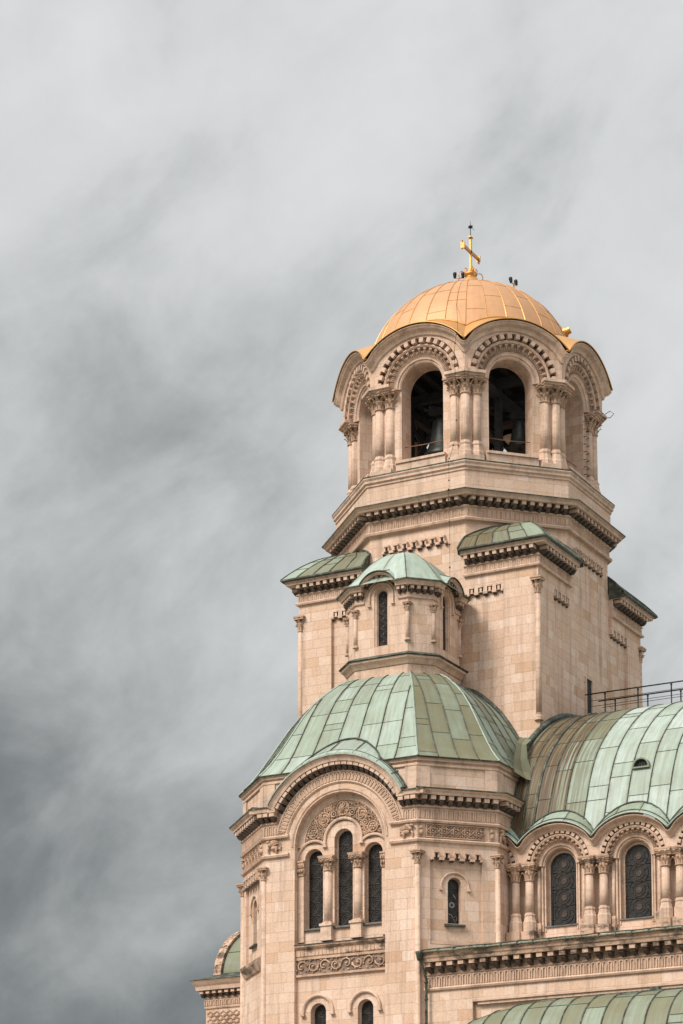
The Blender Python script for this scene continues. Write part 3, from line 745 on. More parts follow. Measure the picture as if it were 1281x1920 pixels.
pth += [vx(7.35, 6.75, 0.3), vx(7.62, 6.5, 0.4), vx(7.1, 5.9, 0.5), vx(7.06, 5.0, 0.5), vx(7.0, 4.4, 0.46), vx(6.85, 3.0, 0.42), vx(6.85, 1.6, 0.44), vx(7.2, 0.2, 0.75), vx(7.66, -0.1, 0.8), vx(7.42, -0.6, 0.8), vx(7.42, -1.6, 0.8), vx(8.2, -1.85, 0.8), vx(7.2, -2.6, 0.8), vx(7.2, -6.2, 0.8), (1.9, -6.75, -7.5), (2.2, -6.9, -8.6)]
P2 = [Vector((p[0]*1.004, p[1]*1.004, p[2])) for p in pth]
m.tube(P2, 0.010, 4)
for a, b in zip(P2[8:], P2[9:]):
    nn = max(1, int((b-a).length/0.9))
    for i in range(nn):
        c = a.lerp(b, (i+0.5)/nn); m.box(c.x-0.03, c.x+0.03, c.y-0.05, c.y+0.03, c.z-0.025, c.z+0.025)
o = m.build('lightning_cable', M_IRON, None, xf=up_); cls(o, label="thin dark cable clamped down the corner of the belfry from the gold dome", category="cable")
# wire loop bracket beside the right-hand belfry capital
m = MB(); F = frame(0, 0, 0, 0)
m.tube([F(2.5, 6.5, 4.9), F(2.55, 6.95, 5.12), F(2.62, 7.15, 4.95), F(2.55, 6.95, 4.75), F(2.5, 6.5, 4.8)], 0.02, 4)
m.tube([F(0.9, 6.55, 4.6), F(1.2, 6.85, 4.75), F(1.9, 6.85, 4.75), F(2.3, 6.5, 5.0)], 0.018, 4)
o = m.build('wire_bracket', M_IRON, None, xf=up_); cls(o, label="thin bent wire bracket beside the right-hand belfry capital", category="bracket")

# ---------- bells
def make_bell():
    e = bpy.data.objects.new('bell', None); COL.objects.link(e)
    m = MB(); m.lathe((0, 0, 0), [(0.80, 0.0), (1.0, -0.02), (1.0, 0.06), (0.86, 0.22), (0.72, 0.45), (0.62, 0.85), (0.54, 1.25), (0.50, 1.42), (0.36, 1.56), (0.14, 1.62)], 24); m.build('bell_body', M_BRONZE, e)
    m = MB(); m.tube([(0, 0, 1.3), (0, 0, 0.1)], 0.05, 6); m.blob((0, 0, 0.02), 0.15, 0.15, 0.17); m.build('clapper', M_IRON, e)
    m = MB(); m.box(-0.75, 0.75, -0.14, 0.14, 1.66, 1.98); m.tube([(-1.0, 0, 1.8), (1.0, 0, 1.8)], 0.06, 6)
    for x in (-0.2, 0, 0.2): m.tube([(x, 0, 1.55), (x*1.3, 0, 1.7)], 0.05, 5)
    m.build('yoke', M_DARK, e); return e
def copy_thing(o):
    c = o.copy(); COL.objects.link(c)
    for ch in o.children:
        d = ch.copy(); COL.objects.link(d); d.parent = c
    return c
bell0 = make_bell()
BELLS = [(-0.30, -3.0, 1.95, 0.9, 1.02, "large dark bronze bell behind the left front opening of the belfry"),
         (3.5, -1.5, 2.25, 0.6, 0.72, "dark bell hanging at the right side of the right front opening"),
         (2.0, 2.6, 3.1, 0.0, 0.8, "dark bell further back, beside the pale gap in the right front opening")]
for i, (x, y, z, a, s_, lab) in enumerate(BELLS):
    b_ = bell0 if i == 0 else copy_thing(bell0)
    b_.location = (x, y, z+Z0); b_.rotation_euler = (0, 0, a); b_.scale = (s_, s_, s_*1.35)
    cls(b_, label=lab, category="bell", group="bells in the belfry")

# ------------------------------------------------------------------ front pavilion (own grid, placed by sv)
CX, CY = -0.55, -6.93
def ps(mb, name, mats, parent=cath, label=None): return mb.build(name, mats, parent, label, xf=sv)
HB, CB = 7.0, 2.83
def window(F, uc, half, sill, spring, w, nr, lattice=True, amber=False, parent=cath, pale=False, label=None):
    """leaded window: stone surround mesh with pane, tracery and dark sill as sub-parts"""
    fr = MB()
    for sg in (-1, 1): fr.fbox(F, *sorted((uc+sg*half, uc+sg*(half+0.12))), w-0.02, w+0.08, sill, spring)
    fr.arc(F, uc, spring, half, half+0.12, w-0.02, w+0.08, seg=16)
    o = ps(fr, 'window', M_TRIM, parent, label)
    g = MB(); pts = [F(uc-half, w, sill), F(uc+half, w, sill)]+[F(uc+half*cos(pi*i/16), w, spring+half*sin(pi*i/16)) for i in range(17)]
    back = [F(*q) for q in [(uc-half, w-0.03, sill), (uc+half, w-0.03, sill)]]+[F(uc+half*cos(pi*i/16), w-0.03, spring+half*sin(pi*i/16)) for i in range(17)]
    n = len(pts); g.add(pts+back, [tuple(range(n)), tuple(range(2*n-1, n-1, -1))]+[(i, (i+1) % n, n+(i+1) % n, n+i) for i in range(n)])
    ps(g, 'pane', M_GLASS, o)
    t = MB(); rr = half*0.74; H = spring-sill; n = nr; ww = w+0.02
    for i in range(n):
        z = sill+rr*1.15+(H-rr*0.9)*i/max(1, n-1) if n > 1 else sill+H/2
        for r_, th in ((rr, 0.016), (rr*0.62, 0.013), (rr*0.34, 0.012)):
            t.tube([F(uc+r_*cos(2*pi*j/18), ww, z+r_*sin(2*pi*j/18)) for j in range(19)], th, 4)
        if amber:
            k_ = [F(uc+rr*0.32*cos(2*pi*j/14), ww-0.012, z+rr*0.32*sin(2*pi*j/14)) for j in range(14)]
            t.add(k_, [tuple(range(14))], mi=1)
        for q in range(8):
            a = q*pi/4+pi/8
            t.tube([F(uc+rr*0.62*cos(a), ww, z+rr*0.62*sin(a)), F(uc+rr*cos(a), ww, z+rr*sin(a))], 0.010, 4)
        for sg in (-1, 1):
            t.tube([F(uc+sg*half, ww, z-rr*0.5), F(uc+sg*rr*0.85, ww, z-rr*0.5)], 0.011, 4); t.tube([F(uc+sg*half, ww, z+rr*0.5), F(uc+sg*rr*0.85, ww, z+rr*0.5)], 0.011, 4)
        if i < n-1: t.tube([F(uc-half, ww, z+(H-rr*0.9)/max(1, n-1)/2), F(uc+half, ww, z+(H-rr*0.9)/max(1, n-1)/2)], 0.018, 4)
    for sg in (-1, 1): t.tube([F(uc+sg*half*0.86, ww, sill), F(uc+sg*half*0.86, ww, spring)], 0.011, 4)
    if pale:
        for r_, zz in ((0.13, sill+0.95), (0.085, sill+0.95)): t.tube([F(uc-0.04+r_*cos(2*pi*j/16), ww+0.01, zz+r_*sin(2*pi*j/16)) for j in range(17)], 0.012, 4, mi=2)
        t.tube([F(uc-0.2+0.2*cos(a), ww+0.01, sill+0.32+0.2*sin(a)) for a in [pi*0.9*j/8 for j in range(9)]], 0.012, 4, mi=2)
        t.tube([F(uc+0.05, ww+0.01, sill+0.35), F(uc+0.22, ww+0.01, sill+0.5), F(uc+0.2, ww+0.01, sill+0.22), F(uc+0.03, ww+0.01, sill+0.3), F(uc+0.15, ww+0.01, sill+0.12)], 0.011, 4, mi=2)
        t.tube([F(uc+0.04, ww+0.01, sill+1.45), F(uc+0.16, ww+0.01, sill+1.25)], 0.012, 4, mi=2)
    ps(t, 'tracery', [M_LEAD, M_GLASSB, M_WHITE], o)
    return o
def sillpart(F, uc, half, z, w0, w1, parent, th=0.14):
    m = MB(); pr = [(w0, z), (w1, z-th*0.5), (w1+0.02, z-th), (w0, z-th)]
    a = [F(uc-half, w, q) for w, q in pr]; b = [F(uc+half, w, q) for w, q in pr]
    m.add(a+b, [(0, 1, 2, 3), (7, 6, 5, 4)]+[(i, (i+1) % 4, 4+(i+1) % 4, 4+i) for i in range(4)])
    ps(m, 'sill', M_SILL, parent)
def hoodmould(mb, F, uc, spring, r, leg, w0=0, w1=0.09, th=0.09, a0=0, a1=pi):
    mb.arcprof(F, uc, spring, [(r-th*0.5, w0), (r-th*0.5, w1*0.8), (r, w1), (r+th*0.5, w1*0.7), (r+th*0.5, w0)], a0, a1, 20, smooth=False)
    if leg:
        for sg in (-1, 1):
            mb.fbox(F, uc+sg*r-th*0.5, uc+sg*r+th*0.5, w0, w1, spring-leg, spring); mb.fbox(F, uc+sg*r-th*0.9, uc+sg*r+th*0.9, w0, w1*1.3, spring-leg-0.08, spring-leg)

edges = poly_edges(CX, CY, HB, CB)       # order: 0 left-front chamfer, 1 front, 2 right-front chamfer, 3 right, ...
NC, NZ, NR = -0.55, -20.85, 2.45         # big niche: centre, springing, radius
mw, mt, mdirty = MB(), MB(), MB()
ZB = -49.3+ -0.6
for i, (p0, p1) in enumerate(edges):
    F, L = edge_frame(p0, p1)
    if i == 1:
        u0 = NC-p0[0]
        wall(mw, F, 0, L, -50.0, lambda u: max(-18.8, NZ+sqrt(max(0, 3.95**2-(u-u0)**2))), [(u0, NR, -50.0, NZ)], w=0, depth=0.45)
    elif i in (0, 2):
        # chamfer: recessed panel with one small window
        mw.quad(F(0, 0, -50), F(0.62, 0, -50), F(0.62, 0, -18.8), F(0, 0, -18.8)); mw.quad(F(L-0.78, 0, -50), F(L, 0, -50), F(L, 0, -18.8), F(L-0.78, 0, -18.8))
        a, b = 0.62, L-0.78
        mw.quad(F(a, 0, -22.05), F(b, 0, -22.05), F(b, 0, -18.8), F(a, 0, -18.8))
        mw.quad(F(a, 0, -50), F(b, 0, -50), F(b, 0, -26.15), F(a, 0, -26.15))
        wall(mw, F, a, b, -26.15, -22.05, [(1.88, 0.34, -25.10, -23.22)], w=-0.13, depth=0.40)
        for x in (a, b): mw.quad(F(x, 0, -26.15), F(x, -0.13, -26.15), F(x, -0.13, -22.05), F(x, 0, -22.05))
        mw.quad(F(a, 0, -22.05), F(b, 0, -22.05), F(b, -0.13, -22.05), F(a, -0.13, -22.05))
        mw.quad(F(a, 0, -26.15), F(b, 0, -26.15), F(b, -0.13, -26.15), F(a, -0.13, -26.15))
        mt.fbox(F, a+0.002, b-0.002, -0.12, -0.04, -26.12, -25.98); mt.fbox(F, a+0.002, b-0.002, -0.12, -0.07, -25.978, -25.90)
        G = (lambda F: lambda u, w, z: F(u, w-0.13, z))(F)
        q_ = MB(); slots(q_, F, a+0.02, b-0.02, -21.92, 5); ps(q_, 'stepped_lintel', [M_TRIM, M_SOOT_SHADE, M_OCHRE])
        wd = window(G, 1.88, 0.31, -25.10, -23.22, -0.34, 5, pale=(i == 2)); sillpart(G, 1.86, 0.50, -25.05, -0.3, 0.17, wd, 0.2)
        q_ = MB(); hoodmould(q_, G, 1.88, -23.35, 0.69, 0.1); ps(q_, 'hood_mould', M_TRIM, wd); ps(mt, 'panel_sill', M_TRIM); mt = MB()
    else:
        mw.quad(F(0, 0, -50), F(L, 0, -50), F(L, 0, -18.8), F(0, 0, -18.8))
ps(mw, 'pavilion_wall', M_WALL)
# attic
m = MB()
for i, (p0, p1) in enumerate(edges):
    F, L = edge_frame(p0, p1)
    if i == 1: wall(m, F, 0, L, -18.95, -17.62, [(NC-p0[0], 3.0, -18.95, NZ-0.0)], w=-0.03, reveal=False)
    else: m.quad(F(0, -0.03, -18.95), F(L, -0.03, -18.95), F(L, -0.03, -17.62), F(0, -0.03, -17.62))
ps(m, 'attic_wall', M_WALL)
m = MB(); band(m, CX, CY, HB, CB, [(0.0, -17.64), (0.06, -17.60), (0.06, -17.50), (0.0, -17.46), (0.0, -17.42), (0.12, -17.38), (0.14, -17.26), (0.22, -17.22)])
for p0, p1 in (edges[1], edges[2], edges[0], edges[3]):
    F, L = edge_frame(p0, p1)
    m.fbox(F, 0.0, 0.62, 0.0, 0.05, -18.8, -17.64); m.fbox(F, L-0.62, L, 0.0, 0.05, -18.8, -17.64)
ps(m, 'attic_cornice', M_TRIM)
m = MB(); band(m, CX, CY, HB, CB, [(0.22, -17.26), (0.25, -17.21), (0.20, -17.17)]); ps(m, 'attic_gutter', M_SEAM)

# main entablature, broken by the big arch on the front
entab = [(0.02, -21.28), (0.12, -21.28), (0.16, -21.18), (0.10, -21.12), (0.02, -21.10)]
entab2 = [(0.02, -20.36), (0.14, -20.36), (0.18, -20.28), (0.12, -20.22), (0.05, -20.20), (0.05, -19.66), (0.14, -19.62), (0.14, -19.55), (0.06, -19.52), (0.06, -19.12), (0.50, -19.10), (0.53, -18.98), (0.62, -18.92), (0.66, -18.84)]
AR = 4.18                                 # outer radius of the arch coping
ax = sqrt(AR**2-(NZ+18.80+2.0-2.0)**2) if False else sqrt(AR**2-(-18.82-NZ)**2)
def strip(mb, F, u0, u1, prof, e0=0.0, e1=0.0, **k):
    """moulding along a wall from u0 to u1; e0/e1 = mitre growth per metre of projection at each end"""
    rs = [[F(u0-e0*w, w, z) for w, z in prof], [F(u1+e1*w, w, z) for w, z in prof]]
    n = len(prof)
    mb.add(rs[0]+rs[1], [tuple(range(n))[::-1], tuple(range(n, 2*n))]+[(i, i+1, n+i+1, n+i) for i in range(n-1)], **k)
T8 = tan(pi/8)
def shut(p): return [(0.0, p[0][1])]+p+[(0.0, p[-1][1])]
m = MB(); ms = MB(); mf = MB()
for i, (p0, p1) in enumerate(edges):
    F, L = edge_frame(p0, p1)
    if i == 1:
        uc = NC-p0[0]
        for sg in (-1, 1):
            u_in = {12: 2.50}.get(0, 2.5)
            def seg(prof, uin, mb=m):
                if sg < 0: strip(mb, F, 0, uc-uin, shut(prof), e0=T8)
                else: strip(mb, F, uc+uin, L, shut(prof), e1=T8)
            seg(entab, 2.75)
            # the arch ring swallows the moulding where it springs
            seg([(0.02, -20.36), (0.14, -20.36), (0.18, -20.28), (0.12, -20.22), (0.02, -20.20)], 2.75)
            seg([(0.05, -20.20), (0.05, -19.66), (0.14, -19.62), (0.14, -19.55), (0.06, -19.52), (0.06, -19.12)], 3.38)
            seg([(0.06, -19.12), (0.50, -19.10), (0.53, -18.98), (0.56, -18.94)], 3.72)
            a, b = (0.0, uc-3.40) if sg < 0 else (uc+3.40, L)
            flutes(m, (lambda F: lambda u, w, z: F(u, w+0.05, z))(F), a+0.02, b-0.02, -20.18, -19.68, 0.24, 0.05)
            a, b = (-0.15, uc-3.70) if sg < 0 else (uc+3.70, L+0.15)
            a_, b_ = sorted((uc+sg*3.30, uc+sg*3.72)); m.fbox(F, a_, b_, 0.0, 0.49, -19.13, -18.93); corbel(m, F, uc+sg*3.50, 0.26, -19.54, -19.13, 0.46); m.fbox(F, a_, b_, 0.0, 0.07, -19.6, -19.13)
            n_ = 2
            for q in range(n_): corbel(m, F, a+(b-a)*(q+0.5)/n_, 0.26, -19.54, -19.12, 0.46)
            soot_shade(m, lambda u, w, z: F(u, w+0.06, z), max(a, 0), min(b, L), -19.54, -19.105, 0.40)
            # raised slab of the broken cornice, with its green flashing
            a, b = (-0.55, uc-ax+0.05) if sg < 0 else (uc+ax-0.05, L+0.55)
            m.fbox(F, a, b, -0.1, 0.50, -19.10, -18.90); ms.fbox(F, a-0.03, b+0.03, -0.05, 0.56, -18.90, -18.84)
        continue
    strip(m, F, 0, L, shut(entab), e0=T8, e1=T8)
    strip(m, F, 0, L, shut(entab2), e0=T8, e1=T8)
    if i in (0, 2, 3):
        G = (lambda F: lambda u, w, z: F(u, w+0.05, z))(F)
        flutes(m, G, 0.02, L-0.02, -20.18, -19.68, 0.24, 0.05)
        nn = max(1, round(L/0.47))
        for q in range(nn): corbel(m, F, L*(q+0.5)/nn, 0.25, -19.54, -19.12, 0.46)
        soot_shade(m, lambda u, w, z: F(u, w+0.06, z), 0, L, -19.54, -19.105, 0.44)
    strip(ms, F, 0, L, [(0.0, -18.84), (0.68, -18.86), (0.69, -18.80), (0.0, -18.72)], e0=T8, e1=T8)
ps(m, 'entablature', [M_TRIM, M_SOOT_SHADE, M_OCHRE]); ps(ms, 'entablature_flashing', M_SEAM)
# big arch of the front
F1, L1 = edge_frame(*edges[1]); U1 = NC-edges[1][0][0]
m = MB(); FA = (lambda F: lambda u, w, z: F(u, w, z))(F1)
a_s = math.asin((-18.90-NZ)/3.95)
m.arcprof(F1, U1, NZ, [(2.44, -0.45), (2.44, -0.02), (2.50, 0.0), (2.56, 0.05), (2.62, 0.05), (2.62, 0.0)], seg=44)
m.arcprof(F1, U1, NZ, [(2.86, -0.02), (2.86, 0.03), (2.93, 0.10), (2.99, 0.06), (3.36, 0.06), (3.40, 0.14), (3.46, 0.14), (3.48, 0.06), (3.86, 0.06), (3.86, -0.1)], R(12), R(168), 56, smooth=False)
m.arcprof(F1, U1, NZ, [(3.86, -0.1), (3.84, 0.50), (3.96, 0.53), (4.05, 0.58), (4.13, 0.62), (4.13, -0.1)], R(28.2), R(151.8), 56, smooth=False)
for i in range(24):
    a = R(30)+(R(150)-R(30))*(i+0.5)/24
    if abs(cos(a))*3.7 > 3.25: continue
    corbel(m, arc_frame(F1, U1, NZ, a), 0, 0.27, 3.47, 3.84, 0.46)
nf = 44
for i in range(nf):
    a = R(15)+(R(150))*(i+0.5)/nf
    G0 = arc_frame(F1, U1, NZ, a); G = (lambda G0: lambda u, w, z: G0(u, w+0.06, z))(G0)
    flutes(m, G, -0.105, 0.105, 2.99, 3.38, 0.21, 0.05)
m.arcprof(F1, U1, NZ, [(3.50, 0.04), (3.50, 0.075), (3.845, 0.075), (3.83, 0.46), (3.848, 0.46), (3.848, 0.04)], R(28.2), R(151.8), 50, mi=1)  # painted shade and soot behind and above the arch brackets
ps(m, 'great_arch', [M_TRIM, M_SOOT_SHADE, M_OCHRE])
for sg in (-1, 1):
    m = MB(); c = (U1+sg*3.2, 0.08, NZ+0.68)
    for r_ in (0.19, 0.11): m.tube([F1(c[0]+r_*cos(2*pi*j/12), 0.1, c[2]+r_*sin(2*pi*j/12)) for j in range(13)], 0.04, 5)
    m.blob(c, 0.06, 0.08, 0.06, F1); ps(m, 'arch_rosette', M_CARVE)
# copper hood over the arch, running back into the dome
prof = [(0, -11.50), (.1, -11.68), (.2, -11.98), (.33, -12.52), (.45, -13.14), (.56, -13.90), (.64, -14.56), (.72, -15.24), (.81, -15.98), (.89, -16.56), (.95, -16.92), (1.0, -17.18)]
def pz(t):
    for (a, za), (b, zb) in zip(prof, prof[1:]):
        if t <= b: return za+(zb-za)*(t-a)/(b-a)
    return prof[-1][1]
HT, CT, HE, CE = 2.40, 0.95, 7.20, 2.88
m = MB()
th0 = math.asin((-18.82-NZ)/4.16)
def ah(u, t):
    a = (pi-th0)+(2*th0-pi)*u
    r = 4.16
    return Vector((NC+r*cos(a), CY-HB-0.66+3.3*t, NZ+r*sin(a)+0.02+2.2*t*(0.45+0.55*sin(a)**2)))
roof(m, ah, [0, .14, .3, .46, .62, .78, .9, 1], [0, .05, .1, .2, .3, .4, .5, .6, .7, .8, .9, 1], rib=0.03, sheet=40, cross=False, tonef=lambda u, t: 0.22 if t > 0.06 else 0.85, rustf=lambda u, t: 0.25)
m.rings([[ah(i/48, 0)+Vector((0, -0.02, dz)) for i in range(49)] for dz in (-0.07, 0.02)]+[[ah(i/48, 0.07)+Vector((0, 0, 0.05)) for i in range(49)]], closed=False, tone=0.85)
m.tube([ah(i/48, 0.075)+Vector((0, 0, 0.04)) for i in range(49)], 0.03, 4, mi=1)
def in_dome(p):
    for j in range(60):
        t = j/59
        if pz(t) < p.z: break
    h, c = HT+(HE-HT)*t, CT+(CE-CT)*t; dx, dy = abs(p.x-CX), abs(p.y-CY)
    return dx <= h and dy <= h and dx+dy <= 2*h-c
pth = []
for i in range(57):
    for q in range(80):
        p = ah(i/56, q/79)
        if in_dome(p): break
    pth.append(p+Vector((0, -0.03, 0.04)))
m.tube(pth, 0.045, 4, mi=1)
ps(m, 'arch_roof', [M_SHEET, M_SEAM])

# niche with three lancets
NF = lambda u, w, z: F1(u+U1, w-0.43, z)      # niche plane, u measured from the axis
mw = MB()
ops = [(0.0, 0.50, -24.85, -20.62), (-1.62, 0.50, -24.85, -21.45), (1.62, 0.50, -24.85, -21.45)]
def cap(u): return NZ+sqrt(max(0, 2.46**2-u*u))
wall(mw, NF, -2.45, 2.45, -25.75, cap, ops, w=0, depth=0.42)
mw.quad(NF(-2.45, 0.18, -50), NF(2.45, 0.18, -50), NF(2.45, 0.18, -33.1), NF(-2.45, 0.18, -33.1))
LF = lambda u, w, z: NF(u, w+0.18, z)
wall(mw, LF, -2.45, 2.45, -29.6-3.5, -25.6, [(-1.27, 0.42, -31.6, -28.95), (1.27, 0.42, -31.6, -28.95)], w=0, depth=0.4)
ps(mw, 'niche_wall', M_WALL)
m = MB(); m.arcprof(NF, 0, NZ, [(2.10, 0), (2.12, 0.05), (2.2, 0.06), (2.3, 0.12), (2.44, 0.12), (2.44, 0)], 0, pi, 36, smooth=False); ps(m, 'tympanum_border', M_TRIM)
for uc, h, sl, sp_ in ops:
    wd = window(NF, uc, 0.44, sl, sp_, -0.36, 7 if uc == 0 else 6); sillpart(NF, uc, 0.60, -24.80, -0.36, 0.1, wd, 0.16)
    m = MB()
    if uc == 0: hoodmould(m, NF, 0, -20.62, 1.0, 0.25, w1=0.12, th=0.13)
    elif uc < 0: hoodmould(m, NF, uc, -21.45, 0.88, 0, w1=0.11, th=0.12, a0=R(40), a1=pi)
    else: hoodmould(m, NF, uc, -21.45, 0.88, 0, w1=0.11, th=0.12, a0=0, a1=R(140))
    ps(m, 'hood_mould', M_TRIM, wd)
for sg in (-1, 1):
    wd = window(LF, sg*1.27, 0.38, -31.5, -28.95, -0.36, 5); m = MB(); hoodmould(m, LF, sg*1.27, -28.95, 0.80, 0.10, w1=0.14, th=0.12); ps(m, 'hood_mould', M_TRIM, wd)
# lancet columns, side pilasters, pedestals
def make_lancet():
    o = make_column('lancet_column', 3.17, 0.205, 0.30, 0.62, 0.12, 14, 8); return o
lc = make_lancet()
q = [sv(NF(u, 0.02, -24.72)) for u in (-0.81, 0.81)]
spawn(lc, [(p.x, p.y, p.z, 0) for p in q])
for u in (-0.81, 0.81):
    m = MB(); m.fbox(NF, u-0.34, u+0.34, -0.1, 0.36, -24.84, -24.72); m.fbox(NF, u-0.29, u+0.29, -0.1, 0.30, -25.42, -24.838); m.fbox(NF, u-0.32, u+0.32, -0.1, 0.33, -25.55, -25.418); ps(m, 'column_pedestal', M_TRIM)
    m = MB(); m.fbox(NF, u-0.42, u+0.42, 0.0, 0.38, -21.50, -21.42); m.fbox(NF, u-0.38, u+0.38, 0.0, 0.33, -21.70, -21.498)
    for q_ in range(6): m.blob((u-0.33+q_*0.132, 0.32, -21.60), 0.06, 0.06, 0.09, NF, 5)
    ps(m, 'impost_block', M_CARVE)
for sg in (-1, 1):
    a, b = sorted((sg*2.12, sg*2.43)); m = MB(); m.fbox(NF, a, b, 0, 0.12, -25.5, -22.25); o = ps(m, 'pilaster', M_TRIM)
    m = MB(); m.fbox(NF, a-0.02, b, 0, 0.17, -22.25, -22.18)
    for (w_, z0, z1) in ((0.16, -22.182, -21.84), (0.22, -21.842, -21.60), (0.27, -21.602, -21.52)): m.fbox(NF, a-0.05 if sg > 0 else a, b if sg > 0 else b+0.05, 0, w_, z0, z1)
    for q_ in range(3):
        for zz in (-22.02, -21.72): m.blob((a+0.05+q_*0.11, 0.2, zz), 0.05, 0.07, 0.13, NF, 5)
    ps(m, 'capital', M_CARVE, o)
# carved tympanum: five roundels among scrolling foliage
m = MB()
rd = [(90, 1.72, 0.33), (128, 1.66, 0.29), (52, 1.66, 0.29), (158, 1.74, 0.26), (22, 1.74, 0.26)]
small = [(109, 1.55, 0.13), (71, 1.55, 0.13), (143, 1.50, 0.12), (37, 1.50, 0.12)]
def dsc(c, r_, depth=0.06):
    m.tube([NF(c[0]+r_*cos(2*pi*j/20), depth, c[1]+r_*sin(2*pi*j/20)) for j in range(21)], 0.035, 5)
for j, (a, r_, s_) in enumerate(rd):
    c = (r_*cos(R(a)), NZ+r_*sin(R(a))); dsc(c, s_)
    n = 16; ctr = NF(c[0], 0.05, c[1]); ringp = [NF(c[0]+s_*cos(2*pi*i/n), 0.03, c[1]+s_*sin(2*pi*i/n)) for i in range(n)]
    m.add([ctr]+ringp, [(0, 1+i, 1+(i+1) % n) for i in range(n)])
    if j == 0:       # chi-rho monogram
        for b in (58, 122): m.tube([NF(c[0]-0.27*cos(R(b)), 0.09, c[1]-0.25*sin(R(b))), NF(c[0]+0.27*cos(R(b)), 0.09, c[1]+0.25*sin(R(b)))], 0.03, 4)
        m.tube([NF(c[0]-0.27, 0.09, c[1]-0.02), NF(c[0]+0.27, 0.09, c[1]+0.02)], 0.02, 4)
        m.tube([NF(c[0], 0.09, c[1]-0.27), NF(c[0], 0.09, c[1]+0.27)], 0.028, 4)
        m.tube([NF(c[0]+0.02+0.08*sin(q*pi/6), 0.09, c[1]+0.19+0.08*cos(q*pi/6)) for q in range(7)], 0.024, 4)
    elif j in (1, 2):
        for q in range(3):
            m.tube([NF(c[0]+s_*0.8*(1-e_/8)*cos(q*2.09+e_*0.42), 0.085, c[1]+s_*0.8*(1-e_/8)*sin(q*2.09+e_*0.42)) for e_ in range(8)], [0.04*(1-e_/10) for e_ in range(8)], 5)
    else:
        for q in range(6): m.blob((c[0]+s_*0.5*cos(q*pi/3), 0.07, c[1]+s_*0.5*sin(q*pi/3)), 0.07, 0.05, 0.07, NF, 5)
        m.blob((c[0], 0.08, c[1]), 0.06, 0.05, 0.06, NF, 5)
for a, r_, s_ in small:
    c = (r_*cos(R(a)), NZ+r_*sin(R(a))); dsc(c, s_); m.blob((c[0], 0.06, c[1]), 0.06, 0.05, 0.06, NF, 5)
rnd = random.Random(5)
cnt = 0
while cnt < 330:
    a = rnd.uniform(4, 176); r_ = rnd.uniform(1.12, 2.08); x, z = r_*cos(R(a)), NZ+r_*sin(R(a))
    if any((x-b*cos(R(q)))**2+(z-NZ-b*sin(R(q)))**2 < (s_+0.05)**2 for q, b, s_ in rd+small): continue
    if any((x-uc)**2+(z-sp_)**2 < rr**2 for uc, sp_, rr in ((0, -20.62, 1.12), (-1.62, -21.45, 1.0), (1.62, -21.45, 1.0))): continue
    cnt += 1; b = rnd.uniform(0, pi); l = rnd.uniform(0.07, 0.13)
    m.tube([NF(x-l*cos(b), 0.01, z-l*sin(b)), NF(x+0.03*sin(b), 0.07, z), NF(x+l*cos(b), 0.03, z+l*sin(b))], [0.015, 0.038, 0.01], 4, smooth=False)
m.arcprof(NF, 0, NZ, [(1.10, 0.0), (1.10, 0.012), (2.08, 0.012), (2.08, 0.0)], R(3), R(177), 30, mi=1)  # dark ground paints shade behind the foliage
ps(m, 'tympanum_carving', [M_CARVE, M_HOLLOW])
# shelf cornice and scroll frieze below the lancets
def shelf(F, uc, half, z, tag_):
    m = MB(); G = lambda u, w, q: F(u+uc, w, q)
    strip(m, G, -half, half, [(-0.3, z-0.62), (0.0, z-0.62), (0.05, z-0.56), (0.05, z-0.26), (0.14, z-0.20), (0.20, z-0.14), (0.22, z-0.06), (-0.3, z-0.06)])
    for i in range(int(half*2/0.20)):
        if i % 9 != 4: m.fbox(G, -half+0.05+i*0.20, -half+0.07+i*0.20, 0.05, 0.08, z-0.56, z-0.28)
    ps(m, 'shelf_cornice', M_DIRTY)
    m = MB(); strip(m, G, -half, half, [(-0.3, z-0.06), (0.24, z-0.06), (0.25, z-0.02), (-0.3, z+0.05)]); ps(m, 'shelf_flashing', M_SILL)
    m = MB(); zc = z-1.07; n = max(2, round(half*2/0.62))
    m.fbox(G, -half, half, -0.3, 0.03, z-0.74, z-0.622); m.fbox(G, -half, half, -0.3, 0.05, z-1.56, z-1.46); m.fbox(G, -half, half, -0.3, -0.04, z-1.46, z-0.74, mi=1)  # the recessed back is coloured as painted shade
    for i in range(n):
        c = -half+half*2*(i+0.5)/n; sg = 1 if i % 2 else -1; mir = -1 if c < 0 else 1
        pth = [G(c+mir*(0.30*(1-e_/15))*cos(pi+e_*0.55), -0.01+0.02*(e_ % 2), zc+sg*(0.30*(1-e_/15))*sin(pi+e_*0.55)) for e_ in range(13)]
        m.tube(pth, [0.05*(1-e_/18) for e_ in range(13)], 5)
        m.blob((c, 0.02, zc), 0.07, 0.06, 0.07, G, 6)
        for q in range(7):
            b = q*0.9+i; m.tube([G(c+0.29*cos(b), -0.02, zc+0.29*sin(b)), G(c+0.36*cos(b+0.25), 0.03, zc+0.34*sin(b+0.25))], [0.045, 0.012], 4)
    ps(m, 'scroll_frieze', [M_CARVE, M_HOLLOW])
shelf(lambda u, w, z: F1(u, w-0.16, z), U1, 2.44, -25.66, 0)
Fc0, Lc0 = edge_frame(*edges[0]); 
m = MB(); strip(m, Fc0, 0.7, Lc0, [(0, -26.7), (0.1, -26.65), (0.3, -26.3), (0.32, -26.15), (0, -26.0)]); ps(m, 'shelf_cornice', M_DIRTY)
